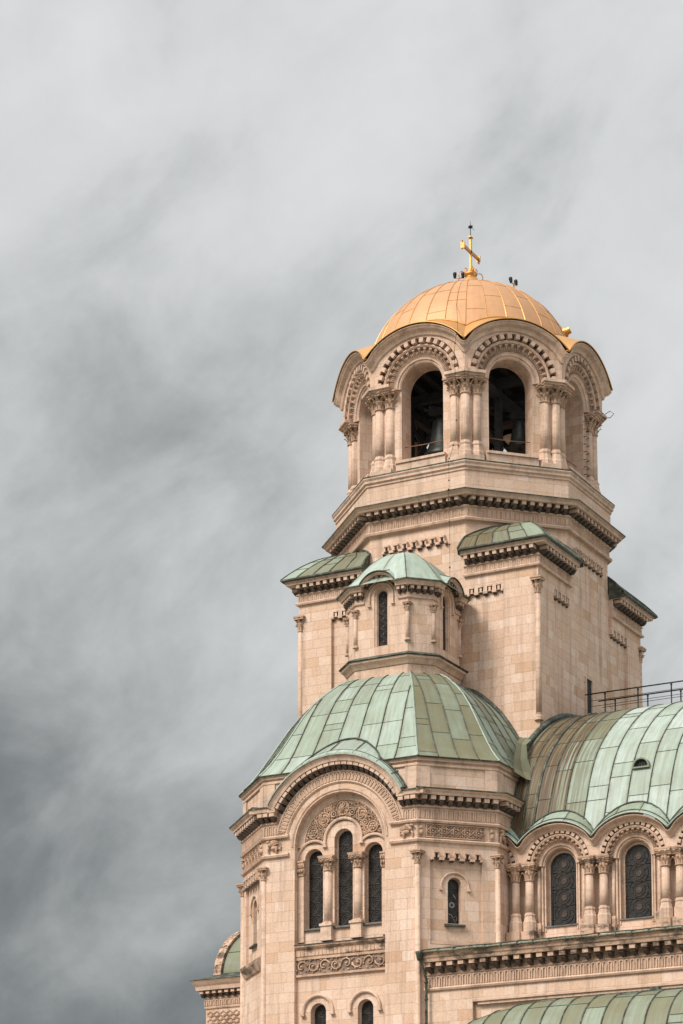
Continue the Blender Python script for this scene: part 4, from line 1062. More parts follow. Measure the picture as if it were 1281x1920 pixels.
# diamond lattice panels and winged corner beasts of the frieze
def lattice(F, u0, u1, z0, z1, name='lattice_panel'):
    m = MB(); m.fbox(F, u0, u1, 0, 0.02, z0, z1, mi=1)  # backing in the painted shade colour
    for a, b, c, d in ((u0, u1, z0, z0+0.05), (u0, u1, z1-0.05, z1)): m.fbox(F, a, b, 0.02, 0.07, c, d)
    for x in (u0, u1-0.05): m.fbox(F, x, x+0.05, 0.02, 0.07, z0+0.05, z1-0.05)
    h = z1-z0-0.14; n = max(1, round((u1-u0-0.1)/(h*1.08))); p = (u1-u0-0.1)/n
    for i in range(n):
        c = u0+0.05+p*(i+0.5); zc = (z0+z1)/2
        for k_ in (1.0, 0.62):
            m.tube([F(c+p/2*k_*x, 0.05, zc+h/2*k_*y) for x, y in ((-1, 0), (0, 1), (1, 0), (0, -1), (-1, 0))], 0.022 if k_ == 1 else 0.016, 4, smooth=False)
        m.tube([F(c+0.13*cos(q*pi/5), 0.05, zc+0.13*sin(q*pi/5)) for q in range(11)], 0.018, 4)
        m.blob((c, 0.04, zc), 0.05, 0.04, 0.05, F, 5)
        for sx in (-1, 1):
            for sz in (-1, 1):
                m.tube([F(c+sx*(p/2-0.11+0.09*cos(q)), 0.04, zc+sz*(h/2-0.10+0.09*sin(q))) for q in (0, 1, 2, 3, 4, 5, 6)], 0.018, 4)
                m.blob((c+sx*0.12, 0.04, zc+sz*0.12), 0.035, 0.03, 0.035, F, 5)
    return ps(m, name, [M_CARVE, M_HOLLOW])
def beast(F, uc, zc, sg, s_=1.0):
    """low-relief winged beast facing sg"""
    m = MB(); G = lambda u, w, z: F(uc+sg*u*s_, w, zc+z*s_)
    m.blob((0.0, 0.06, -0.08), 0.26, 0.12, 0.14, G, 8); m.blob((0.26, 0.09, 0.10), 0.13, 0.12, 0.16, G, 8); m.blob((0.36, 0.12, 0.27), 0.10, 0.12, 0.09, G, 8); m.blob((0.46, 0.12, 0.25), 0.05, 0.08, 0.04, G, 6)
    m.tube([G(0.28, 0.06, 0.0), G(0.40, 0.09, -0.14), G(0.34, 0.08, -0.33), G(0.44, 0.08, -0.35)], [0.07, 0.05, 0.035, 0.03], 5)
    m.tube([G(-0.18, 0.06, -0.1), G(-0.10, 0.09, -0.24), G(-0.22, 0.08, -0.34), G(-0.08, 0.08, -0.36)], [0.09, 0.06, 0.04, 0.03], 5)
    m.tube([G(-0.24, 0.04, -0.1), G(-0.40, 0.05, -0.2), G(-0.42, 0.05, 0.0), G(-0.34, 0.05, 0.06)], [0.035, 0.03, 0.03, 0.02], 5)
    for q in range(6):
        a = R(168-q*17); l = 0.62-0.04*q
        m.tube([G(0.16, 0.05, 0.04), G(0.16+l*0.55*cos(a), 0.10, 0.08+l*0.62*sin(a)), G(0.16+l*cos(a), 0.05, 0.04+l*0.62*sin(a)+0.05)], [0.03, 0.042, 0.016], 4)
    ps(m, 'winged_beast_relief', M_CARVE)
F2, L2 = edge_frame(*edges[2]); F0, L0 = edge_frame(*edges[0]); F3, L3 = edge_frame(*edges[3])
lattice(F2, 0.42, L2-0.62, -21.06, -20.40); lattice(F0, 0.50, L0-0.55, -21.06, -20.40); lattice(F3, 1.1, 6.0, -21.06, -20.40)
beast(F1, L1-0.55, -20.74, 1, 0.86); beast(F1, 0.62, -20.74, -1, 0.86); beast(F3, 0.52, -20.74, -1, 0.86); beast(F0, 0.2, -20.74, 1, 0.5); 
for F, u in ((F2, 0.16), (F2, L2-0.30), (F0, L0-0.25), (F0, 0.25)):
    m = MB(); m.fbox(F, u-0.12, u+0.14, 0, 0.04, -21.06, -20.40); m.blob((u, 0.06, -20.62), 0.09, 0.09, 0.12, F, 7); m.blob((u+0.01, 0.06, -20.86), 0.11, 0.10, 0.18, F, 7); ps(m, 'corner_carving', M_CARVE)
# corner colonnettes of the pavilion
pc = make_column('corner_colonnette', 28.4, 0.135, 0.24, 0.62, 0.4, 10, 6)
V = [edges[1][0], edges[1][1], edges[2][1], edges[0][0]]
sp = []
for vx_, vy_ in V:
    o_ = Vector((vx_-CX, vy_-CY)).normalized()*0.0
    p = sv((vx_+o_.x, vy_+o_.y, -50)); sp.append((p.x, p.y, Z0-0.70+(-21.72*0.9853)-28.4, 0.0))
spawn(pc, sp)

# ---------- pavilion dome
m = MB()
TS = [0, .05, .1, .15, .2, .27, .33, .39, .45, .51, .56, .60, .64, .68, .72, .77, .81, .85, .89, .92, .95, .98, 1.0]
def dome_side(i, n):
    ang = {0: -3*pi/4, 1: -pi/2, 2: -pi/4, 3: 0, 4: pi/4, 5: pi/2, 6: 3*pi/4, 7: pi}[i]
    broad = i % 2 == 1
    def half(t):
        h, c = HT+(HE-HT)*t, CT+(CE-CT)*t
        return (h-c) if broad else c/sqrt(2)
    def ap(t):
        h, c = HT+(HE-HT)*t, CT+(CE-CT)*t
        return h if broad else (2*h-c)/sqrt(2)
    hm = half(1.0)
    def clip(u, t):
        x = u*(0.50+0.50*half(t)/hm); return max(-half(t), min(half(t), x))
    def fn(x, t):
        f = frame(CX, CY, ang, 0); return f(x, ap(t), pz(t))
    # seam values carry the pre-squeeze coordinate; clip turns them into metres
    bounds = [-hm+2*hm*j/n for j in range(n+1)]
    bounds[0] -= 3; bounds[-1] += 3
    if n > 2: pass
    tones = {1: 0.72, 2: 0.34, 3: 0.55, 0: 0.6}
    roof(m, fn, bounds, TS, clip=clip, rib=0.035, sheet=2.0, tonef=lambda u, t: tones.get(i, 0.5), rustf=lambda u, t: 0.25 if t < .3 else 0.08, ribs=False, sub=2)
    for b in bounds[1:-1]:
        run = []
        for t in TS:
            c = clip(b, t)
            if abs(abs(c)-half(t)) < 1e-5:
                if run: break
                continue
            run.append(fn(c, t)+Vector((cos(ang)*0.02, sin(ang)*0.02, 0.015)))
        if len(run) > 1: m.tube(run, 0.026, 4, mi=1, smooth=False)
for i in range(8): dome_side(i, 7 if i % 2 else 4)
for s1, s2 in ((-1, -1), (1, -1), (-1, 1), (1, 1)):
    for q in (0, 1):
        pth = []
        for t in TS:
            h, c = HT+(HE-HT)*t, CT+(CE-CT)*t
            x, y = (h-c, h) if q == 0 else (h, h-c)
            pth.append((CX+s1*x*1.002, CY+s2*y*1.002, pz(t)+0.01))
        m.tube(pth, 0.045, 4, mi=0, tone=0.8, smooth=False)
# thick flashing where the dome meets the tower
TY = (-6.8+1.73)/0.9853
pth = []
for i in range(40):
    x = -CX*0+CX+(-7.1+14.2*i/39)
    d = abs(x-CX); dy = abs(TY-CY)
    lo, hi = 0, 1
    for _ in range(30):
        t = (lo+hi)/2; h, c = HT+(HE-HT)*t, CT+(CE-CT)*t
        inside = d <= h and dy <= h and d+dy <= 2*h-c
        if inside: hi = t
        else: lo = t
    pth.append((x, TY-0.10, pz(hi)+0.10))
m.tube(pth, 0.12, 5, mi=1)
ps(m, 'green_dome', [M_SHEET, M_SEAM])

# ---------- turret
TCX, TCY, TH_, TC = -0.55, -7.1, 2.42, 0.96
tw, tt = MB(), MB()
te = poly_edges(TCX, TCY, TH_, TC)
coping, tro = MB(), MB()
for i, (p0, p1) in enumerate(te):
    F, L = edge_frame(p0, p1)
    if i % 2 == 1 and i < 5 or i == 7:
        uc = L/2
        wall(tw, F, 0, L, -12.2, -7.0, [(uc, 0.40, -10.0, -7.42)], w=0, depth=0.32)
        wall(tw, F, uc-1.05, uc+1.05, -7.0, lambda u: max(-7.0, -7.43+sqrt(max(0, 1.05**2-(u-uc)**2))), [], w=0, reveal=False)
        wd = window(F, uc, 0.26, -9.92, -7.38, -0.22, 7, amber=True) 
        fr = MB()
        fr.arc(F, uc, -7.40, 0.31, 0.40, -0.2, -0.06, seg=16)
        for sg in (-1, 1): fr.fbox(F, *sorted((uc+sg*0.31, uc+sg*0.40)), -0.2, -0.06, -9.98, -7.40)
        ps(fr, 'window_reveal', M_TRIM, wd or cath)
        fr = MB(); hoodmould(fr, F, uc, -7.43, 0.66, 0.42, w1=0.10, th=0.10); ps(fr, 'hood_mould', M_TRIM, wd or cath)
        # arched coping with corbels
        tt.arcprof(F, uc, -7.43, [(0.74, 0), (0.75, 0.10), (0.80, 0.10), (0.80, 0.05), (1.0, 0.05), (1.0, 0.34), (1.06, 0.42), (1.10, 0.5), (1.10, 0)], R(29), R(151), 24, smooth=False)
        tt.arcprof(F, uc, -7.43, [(0.81, 0.04), (0.81, 0.062), (0.995, 0.062), (0.985, 0.30), (0.998, 0.30), (0.998, 0.04)], R(29), R(151), 20, mi=1)  # painted shade and soot round the coping brackets
        for q in range(6):
            a = R(34)+R(112)*(q+0.5)/6; G = arc_frame(F, uc, -7.43, a); corbel(tt, G, 0, 0.15, 0.80, 0.99, 0.27)
        for a, b in ((0, uc-0.95), (uc+0.95, L)):
            strip(tt, F, a, b, shut([(0.02, -7.74), (0.08, -7.72), (0.10, -7.66), (0.04, -7.62), (0.04, -7.16), (0.36, -7.14), (0.40, -7.02), (0.48, -6.92)]), e0=T8 if a == 0 else 0, e1=T8 if b == L else 0)
            nn = 2
            for q in range(nn): corbel(tt, F, a+(b-a)*(q+0.5)/nn, 0.15, -7.50, -7.16, 0.30)
            soot_shade(tt, lambda u, w, z: F(u, w+0.04, z), a, b, -7.50, -7.145, 0.28)
        def hd(u, t, F=F, uc=uc):
            a = (pi-R(30.5))+(2*R(30.5)-pi)*u
            return F(uc+1.12*cos(a), 0.54-2.0*t, -7.43+1.12*sin(a)+0.03+0.75*t)
        roof(tro, hd, [0, .33, .66, 1], [j/8 for j in range(9)], rib=0.02, sheet=30, cross=False, tonef=lambda u, t: 0.78, sub=4)
        tro.tube([hd(j/20, 0) for j in range(21)], 0.035, 4, mi=1)
    else:
        wall(tw, F, 0, L, -12.2, -7.0, [], w=0)
        strip(tt, F, 0, L, shut([(0.02, -7.74), (0.08, -7.72), (0.10, -7.66), (0.04, -7.62), (0.04, -7.16), (0.36, -7.14), (0.40, -7.02), (0.48, -6.92)]), e0=T8, e1=T8)
        for q in range(4): corbel(tt, F, L*(q+0.5)/4, 0.17, -7.50, -7.16, 0.30)
        soot_shade(tt, lambda u, w, z: F(u, w+0.04, z), 0, L, -7.50, -7.145, 0.28)
ps(tw, 'turret_wall', M_WALL); ps(tt, 'turret_cornice', [M_TRIM, M_SOOT_SHADE, M_OCHRE])
TPR = [(0, -4.52), (.15, -4.58), (.3, -4.78), (.45, -5.08), (.6, -5.50), (.72, -5.90), (.84, -6.34), (.93, -6.66), (1.0, -6.86)]
def tz(t):
    for (a, za), (b, zb) in zip(TPR, TPR[1:]):
        if t <= b: return za+(zb-za)*(t-a)/(b-a)
    return TPR[-1][1]
for i in range(8):
    ang = -3*pi/4+i*pi/4; broad = i % 2 == 1; he, ce = TH_+0.53, TC+0.53*K
    hh = (he-ce) if broad else ce/sqrt(2); aa = he if broad else (2*he-ce)/sqrt(2)
    f = frame(TCX, TCY, ang, 0)
    roof(tro, (lambda f, hh, aa: lambda u, t: f(u*hh*t, aa*t, tz(t)))(f, hh, aa), [-1, 0, 1] if broad else [-1, 1], [0.02, .1, .2, .3, .4, .5, .6, .72, .84, .93, 1.0], rib=0.028, sheet=20, cross=False, tonef=lambda u, t: 0.82, sub=3)
for i, (p0, p1) in enumerate(poly_edges(TCX, TCY, TH_+0.53, TC+0.53*K)):
    F, L = edge_frame(p0, p1)
    if i % 2 == 0: tro.fbox(F, 0, L, -0.05, 0.03, -6.93, -6.86, mi=1)
    else:
        for a, b in ((0, L/2-0.95), (L/2+0.95, L)): tro.fbox(F, a, b, -0.05, 0.03, -6.93, -6.86, mi=1)
ps(tro, 'turret_roof', [M_SHEET, M_SEAM])
m = MB(); band(m, TCX, TCY, TH_, TC, [(0.0, -11.15), (0.10, -11.10), (0.16, -11.0), (0.22, -10.92), (0.34, -10.84), (0.36, -10.72)])
band(m, TCX, TCY, TH_, TC, [(0.06, -12.4), (0.06, -11.15)])
ps(m, 'turret_ledge', M_TRIM)
m = MB(); band(m, TCX, TCY, TH_, TC, [(0.37, -10.75), (0.45, -10.70), (0.44, -10.66), (0.0, -10.46)]); ps(m, 'turret_ledge_flashing', M_SEAM)
pc = make_column('turret_colonnette', 1.92, 0.105, 0.17, 0.42, 0.12, 10, 6)
sp = []
for i, (p0, p1) in enumerate(te):
    p = sv((p0[0], p0[1], -9.92)); sp.append((p.x, p.y, p.z, 0.0))
spawn(pc, sp)

# ---------- nave gallery (arcaded clerestory) and its barrel roof
GY = -9.55                                  # plane of the window wall
BAYS = [9.05+3.8*i for i in range(-1, 4)]
gg = gable(1.9, -21.15); ggs = gable_s(1.9, -21.15)
mw, ma, ml, mc, mh = MB(), MB(), MB(), MB(), MB()
NP = [(-10.30, -21.5), (-10.08, -20.9), (-9.8, -20.05), (-9.4, -19.0), (-8.95, -17.95), (-8.33, -16.88), (-7.5, -15.92), (-6.25, -14.85), (-4.8, -13.90), (-3.4, -13.22), (-1.8, -12.72), (0.2, -12.45), (1.75, -12.38)]
def npt(s):
    k_ = s*(len(NP)-1); i = min(int(k_), len(NP)-2); f = k_-i
    P = [NP[max(0, min(len(NP)-1, i+q))] for q in (-1, 0, 1, 2)]
    def cr(a, b, c, d, t): return 0.5*((2*b)+(-a+c)*t+(2*a-5*b+4*c-d)*t*t+(-a+3*b-3*c+d)*t**3)
    return cr(*[p[0] for p in P], f), cr(*[p[1] for p in P], f)
for b in BAYS:
    F = (lambda b: lambda u, w, z: Vector((b+u, GY-w, z)))(b); ma, ml, mh = MB(), MB(), MB()
    wall(mw, F, -1.9, 1.9, -26.4, -22.1, [(0, 0.80, -25.1, -22.1)], w=0, depth=0.35)
    wall(mw, F, -1.9, 1.9, -22.1, lambda u: ggs(u)-0.2, [(0, 1.62, -22.1, -22.12)], w=0.45, depth=0.2)
    Z = -22.15
    ma.arcprof(F, 0, Z, [(0.78, -0.3), (0.78, 0.05), (0.83, 0.12), (0.90, 0.12), (0.92, 0.2), (1.0, 0.24), (1.03, 0.28), (1.03, -0.3)], seg=30, smooth=False)
    ma.arcprof(F, 0, Z, [(1.02, 0.0), (1.02, 0.2), (1.32, 0.28), (1.32, 0.40), (1.38, 0.44), (1.43, 0.40), (1.43, 0.30), (1.63, 0.30), (1.63, 0.0)], seg=30, smooth=False)
    for sg in (-1, 1):
        for r0, r1, w1 in ((0.78, 0.84, 0.05), (0.90, 0.98, 0.12)): ma.fbox(F, *sorted((sg*r0, sg*r1)), -0.25, w1, -25.3, Z)
    ma.arcprof(F, 0, Z, [(1.04, 0.2), (1.04, 0.215), (1.31, 0.295), (1.31, 0.28)], seg=30, mi=2)  # dark backing, painted shade behind the carved leaves
    ma.arcprof(F, 0, Z, [(1.435, 0.3), (1.435, 0.312), (1.625, 0.312), (1.625, 0.3)], seg=30, mi=1)  # near-black strip, painted shade behind the dentils
    for i in range(17):
        G = arc_frame(F, 0, Z, pi*(i+0.5)/17); ma.fbox(G, -0.09, 0.09, 0.3, 0.48, 1.455, 1.61)
    carve_ring(ml, F, Z, 15, 1.05, 1.31, 0.20, 0.29)
    rs = []
    for w, dz in ((0.44, -0.36), (0.50, -0.35), (0.53, -0.28), (0.58, -0.2), (0.74, -0.15), (0.80, -0.10), (0.81, -0.06)): rs.append([F(-1.9+3.8*i/36, w, ggs(-1.9+3.8*i/36)+dz) for i in range(37)])
    mc.rings(rs, closed=False)
    def hd(u, t, F=F): return F(u*1.9, 0.86-1.4*t, gg(u*1.9)+0.02+1.15*t)
    roof(mh, hd, [-1, -.4, .25, 1], [j/10 for j in range(11)], rib=0.025, sheet=30, cross=False, tonef=lambda u, t: 0.62, ribs=False, sub=12)
    for u in (-.4, .25): mh.tube([hd(u, t/10)+Vector((0, 0, .01)) for t in range(8)], 0.02, 4, mi=1)
    pth = []
    for i in range(41):
        u = -1+2*i/40
        for q in range(50):
            p = hd(u, q/49)
            for j in range(200):
                y, z = npt(j/400)
                if y > p.y: break
            if z > p.z: break
        pth.append(p+Vector((0, 0, 0.05)))
    mh.tube(pth, 0.04, 4, mi=1)
    for t0, r_ in ((0.0, 0.035), (0.14, 0.03)): mh.tube([hd(-1+2*j/36, t0)+Vector((0, 0, 0.02)) for j in range(37)], r_, 4, mi=0 if t0 == 0 else 1, tone=0.95)
    wd = window(F, 0, 0.66, -25.02, -22.17, -0.30, 4, amber=True); sillpart(F, 0, 0.84, -24.98, -0.3, 0.06, wd, 0.13)
    o = ps(ma, 'archivolt', [M_TRIM, M_SOOT_SHADE, M_HOLLOW]); ps(ml, 'leaf_carving', M_CARVE, o); ps(mh, 'gallery_hood', [M_SHEET, M_SEAM])
ps(mw, 'gallery_wall', M_WALL); ps(mc, 'gallery_coping', M_TRIM)
m = MB()
X0 = (6.8-0.82)/0.9853+0.01
_s0 = {}
def s_start(u):
    k_ = round(u, 3)
    if k_ not in _s0:
        x = ((u-BAYS[0]+1.9) % 3.8)-1.9
        for j in range(400):
            y, z = npt(j/800)
            if z > gg(x)+0.0+0.82*max(0.0, y-(GY-0.80)) and z > -21.2: break
        _s0[k_] = j/800
    return _s0[k_]
def fb_(u, s):
    y, z = npt(max(s, s_start(u))); return Vector((u, y, z))
bounds = [X0, 6.55, 7.15, 7.75, 8.45, 9.3]+[10.35+1.05*i for i in range(14)]
def rf(u, s): return max(0.0, min(1.0, (9.9-u)/1.3)) if u < 9.4 else 0.12
def tf(u, s): return 0.14 if u < 8.0 else (0.48 if u < 9.4 else 0.88)
ss = [i/34 for i in range(35)]
roof(m, fb_, bounds, ss, rib=0.030, sheet=2.3, tonef=tf, rustf=rf, sub=5)
def fbk(u, s):
    y, z = npt(1-s); return Vector((u, 3.5-y+0.0, z))
roof(m, fbk, [X0, 12, 17, 24], ss, rib=0.04, sheet=30, cross=False, tonef=lambda u, t: 0.6)
m.tube([fb_(X0+0.12, s)+Vector((0, 0, 0.1)) for s in ss], 0.16, 6, mi=1); m.tube([fb_(7.75, s)+Vector((0, 0, 0.03)) for s in ss], 0.07, 5, mi=1)
ps(m, 'nave_roof', [M_SHEET, M_SEAM])
# small round-topped roof vent
DVX, DVY, DVZ = 12.92, -8.95, 1.03
m = MB(); Fv = lambda u, w, z: Vector((DVX+u, DVY-w, z+DVZ))
m.arc(Fv, 0, -18.72, 0.36, 0.43, -0.7, 0.06, seg=14); m.fbox(Fv, -0.43, 0.43, -0.5, 0.05, -18.79, -18.72)
o = ps(m, 'dormer_vent', M_SHEET)
m = MB(); pts = [Fv(-0.36, -0.1, -18.72)]+[Fv(0.36*cos(pi-pi*i/10), -0.1, -18.72+0.36*sin(pi*i/10)) for i in range(11)]+[Fv(0.36, -0.1, -18.72)]
m.add(pts, [tuple(range(len(pts)))]); 
for u in (-0.2, -0.07, 0.07, 0.2): m.tube([Fv(u, -0.05, -18.7), Fv(u, -0.05, -18.42)], 0.015, 4)
ps(m, 'grille', M_IRON, o)
# clustered columns between the gallery windows
gc = make_column('gallery_column', 3.25, 0.205, 0.33, 0.84, 0.90, 14, 8)
sp = []
for b in BAYS+[BAYS[-1]+3.8]:
    x = b-1.9; imp = MB(); pl = MB(); rp = MB()
    if x < 5.5: continue
    F = (lambda x: lambda u, w, z: Vector((x+u, GY-w, z)))(x)
    for u, w in ((-0.30, 0.40), (0.38, 0.30)):
        p = sv(F(u, w, -25.30)); sp.append((p.x, p.y, p.z, 0.0))
    for (w1, z0, z1, e) in ((0.66, -22.33, -22.24, 0), (0.72, -22.238, -22.16, 0.05), (0.78, -22.158, -22.04, 0.1)):
        imp.fbox(F, -0.64-e, 0.06, 0, w1, z0, z1); imp.fbox(F, 0.062, 0.72+e, 0, w1-0.10, z0, z1)
    for u, w in ((-0.70, 0.10), (0.78, 0.06)):
        rp = MB(); rp.tube([F(u, w, -25.3), F(u, w, -22.35)], 0.09, 8); ps(rp, 'wall_shaft', M_TRIM)
    pl.fbox(F, -0.66, 0.04, 0, 0.78, -25.9, -25.30); pl.fbox(F, 0.042, 0.74, 0, 0.66, -25.9, -25.302); pl.fbox(F, -0.86, -0.662, 0, 0.3, -25.9, -24.9); pl.fbox(F, 0.742, 0.92, 0, 0.26, -25.9, -24.9)
    ps(imp, 'impost_block', M_DIRTY); ps(pl, 'column_plinth', M_DIRTY)
spawn(gc, sp)
# plinth course of the gallery
m = MB(); Fg = lambda u, w, z: Vector((u, GY-w, z))
strip(m, Fg, 6.2, 24, [(0, -26.6), (1.05, -26.2), (1.05, -25.98), (0.92, -25.92), (0.92, -25.86), (0.80, -25.80), (0, -25.72)]); ps(m, 'gallery_base_course', M_TRIM)
# railing on the nave ridge: a thing of its own
e = bpy.data.objects.new('metal_railing', None); COL.objects.link(e); e.location = (6.9, -0.4, Z0-12.4)
cls(e, label="thin black metal railings along the walkway on top of the green nave roof", category="railing")
def rl(p): return Vector((p[0]-6.9, p[1]+0.4, p[2]+12.4))
for yy, zt, zm, zb, x0, xs in ((-1.15, -11.42, -11.95, -12.75, 6.86, [7.95, 9.75, 11.55, 13.35, 15.15, 16.95, 18.75]), (0.45, -11.36, -11.75, -12.6, 6.92, [7.85, 9.65, 11.45, 13.25, 15.05, 16.85, 18.65])):
    m = MB()
    m.tube([(x0, yy, zt), (19.0, yy, zt)], 0.038, 5); m.tube([(x0+0.2, yy, zt-0.36), (19.0, yy, zt-0.36)], 0.014, 4); m.tube([(x0+0.2, yy, zt-0.66), (19.0, yy, zt-0.66)], 0.014, 4)
    m.build('rail', M_IRON, e, xf=rl)
    for x in xs:
        m = MB(); m.tube([(x, yy, zb-0.1), (x, yy, zb+0.2), (x, yy, zb+0.21), (x, yy, zt-0.12), (x, yy, zt-0.1), (x, yy, zt)], [0.07, 0.05, 0.035, 0.035, 0.06, 0.04], 6); m.build('post', M_IRON, e, xf=rl)
m = MB(); m.box(6.9, 7.9, -0.9, 0.3, -12.75, -12.6); pt(m, 'roof_step', M_DARK)

# valley gutter between pavilion dome, tower corner and nave roof
m = MB()
VG = [[(5.2, -5.15, -14.5), (5.7, -5.15, -14.5), (6.14, -5.15, -14.5)], [(5.95, -7.2, -14.95), (6.1, -7.0, -15.0), (6.35, -6.8, -15.05)], [(6.3, -8.43, -15.54), (6.42, -8.2, -15.6), (6.6, -7.97, -15.6)],
      [(6.5, -9.26, -16.53), (6.62, -8.8, -16.55), (6.8, -8.3, -16.42)], [(6.62, -9.6, -17.10), (6.8, -8.95, -17.2), (7.1, -8.36, -17.19)], [(6.75, -9.8, -17.38), (7.05, -9.1, -17.62), (7.42, -8.41, -17.71)]]
def vg(u, t):
    k_ = min(4, int(t*5)); f = t*5-k_; i = 0 if u < 0.5 else 1; g = (u-0.5*i)*2
    def q(r): return Vector(VG[r][i]).lerp(Vector(VG[r][i+1]), g)
    return q(k_).lerp(q(k_+1), f)
roof(m, vg, [0, .5, 1], [i/25 for i in range(26)], rib=0.012, sheet=30, cross=False, tonef=lambda u, t: 0.22, sub=3)
m.tube([vg(0.05+0.9*i/8, 0)+Vector((0, -.02, .05)) for i in range(9)], 0.08, 5, mi=0, tone=0.9)
ps(m, 'valley_gutter', [M_SHEET, M_SEAM])

# ---------- lower aisle in front: cornice, frieze, wall with sunk panel, pent roof
AY = -13.75
FA_ = lambda u, w, z: Vector((u, AY-w, z))
m = MB()
m.quad(FA_(3.9, 0, -50), FA_(6.35, 0, -50), FA_(6.35, 0, -28.2), FA_(3.9, 0, -28.2)); m.quad(FA_(6.35, 0, -29.02), FA_(24, 0, -29.02), FA_(24, 0, -28.2), FA_(6.35, 0, -28.2))
m.quad(FA_(6.15, -0.22, -50), FA_(24, -0.22, -50), FA_(24, -0.22, -29.0), FA_(6.15, -0.22, -29.0)); m.quad(FA_(6.35, -0.22, -50), FA_(6.35, 0, -50), FA_(6.35, 0, -29.0), FA_(6.35, -0.22, -29.0))
m.quad(FA_(3.9, -0.8, -50), FA_(3.9, 0, -50), FA_(3.9, 0, -27.0), FA_(3.9, -0.8, -27.0))
ps(m, 'aisle_wall', M_WALL)
m = MB()
strip(m, FA_, 3.9, 24, shut([(0.0, -28.46), (0.10, -28.44), (0.14, -28.36), (0.08, -28.30), (0.04, -28.28), (0.04, -27.76), (0.12, -27.70), (0.06, -27.66)]), e0=0.0)
G = lambda u, w, z: FA_(u, w+0.04, z)
flutes(m, G, 3.95, 19, -28.28, -27.76, 0.27, 0.06)
m.fbox(FA_, 6.35, 24, -0.2, 0.06, -29.10, -29.0); m.fbox(FA_, 6.6, 24, -0.2, -0.02, -29.24, -29.102)
ps(m, 'aisle_frieze', [M_TRIM, M_SOOT_SHADE, M_OCHRE])
m = MB()
strip(m, FA_, 4.05, 24, shut([(0.02, -27.66), (0.05, -27.18), (0.56, -27.16), (0.60, -27.02), (0.66, -26.96), (0.70, -26.82), (0.76, -26.74)]))
for i in range(27): corbel(m, FA_, 4.28+0.565*i, 0.28, -27.62, -27.17, 0.50)
soot_shade(m, FA_, 4.06, 24, -27.62, -27.17, 0.5)
ps(m, 'aisle_cornice', [M_DIRTY, M_SOOT_SHADE])
m = MB()
rnd = random.Random(3)
roof(m, lambda u, t: Vector((u, AY-0.80+3.4*t, -26.74+0.60*t)), [4.02+1.3*i for i in range(16)], [0, .25, .5, .75, 1], rib=0.03, sheet=30, cross=False, tonef=lambda u, t: 0.35, rustf=lambda u, t: 0.5)
for dz, r_ in ((0.0, 0.055), (0.13, 0.035)):
    m.tube([(3.98+i*0.9, AY-0.80+(0.0 if dz == 0 else 0.18)+rnd.uniform(-.012, .012), -26.72+dz+rnd.uniform(-.02, .02)) for i in range(23)], r_, 5, mi=0 if dz == 0 else 1, tone=0.5, rust=0.6)
for i in range(26): m.box(4.15+0.8*i, 4.19+0.8*i, AY-0.86, AY-0.45, -26.80, -26.62, mi=1)
m.lathe((4.02, AY-0.78, -27.1), [(0.10, 0), (0.14, 0.1), (0.2, 0.35), (0.22, 0.42)], 10, mi=1)
ps(m, 'aisle_roof', [M_SHEET, M_SEAM])
# rain pipes beside the pavilion
m = MB(); r_ = 0.07
m.tube([(4.10, -14.02, -50), (4.10, -14.02, -27.9), (4.05, -14.3, -27.35), (4.03, AY-0.76, -27.05)], r_, 8)
for z in (-28.1, -28.9, -30.4, -32.5, -35): m.lathe((4.10, -14.02, z), [(r_*1.35, 0), (r_*1.35, 0.09)], 8)
ps(m, 'rain_pipe', M_SEAM)

# ---------- lower barrel roof of the porch
PX, PY, PZ, PR = 16.2, -17.6, -30.05, 3.6
def fp(u, s):
    a = pi*s
    if u < 0: # rounded end, u -1..0 -> angle
        ph = (u+1)*pi/2
        return Vector((PX-2.2-7.2*cos(ph)*abs(sin(a))**0.9, PY-PR*cos(a), PZ-PR+PR*sin(a)*(0.06+0.94*sin(ph)**0.8) if False else PZ-PR+PR*(sin(a)*sin(ph)**0.75)))
    return Vector((PX-2.2+u, PY-PR*cos(a), PZ-PR+PR*sin(a)))
m = MB()
def fq(u, s):
    # quarter-round vault: x = u, height falls off in an ellipse towards the left end
    a = pi*s; xe = max(0.0, (12.6-u)/6.2); k_ = sqrt(max(0.0, 1-min(1, xe)**2)) if u < 12.6 else 1.0
    return Vector((u, PY-PR*cos(a), PZ-3.3+3.3*k_*sin(a)**0.9))
roof(m, fq, [6.41, 6.6, 6.95, 7.4, 8.1, 9.0, 9.95, 10.9, 11.85, 12.8, 13.75, 14.7, 15.65, 16.6, 17.6, 18.6, 19.6], [i/24 for i in range(25)], rib=0.035, sheet=1.9, tonef=lambda u, t: 0.42, rustf=lambda u, t: 0.15, sub=3)
ps(m, 'porch_roof', [M_SHEET, M_SEAM])
m = MB(); m.box(6.4, 20, PY-PR+0.02, PY+PR-0.1, -50, PZ-3.3); ps(m, 'porch_wall', M_WALL)
m = MB(); m.box(14.2, 22, PY-0.2, PY+0.3, PZ-0.05, PZ+0.10); m.box(16.6, 17.0, PY-0.1, PY+0.3, PZ+0.1, PZ+0.25); ps(m, 'ridge_cap', M_SEAM)

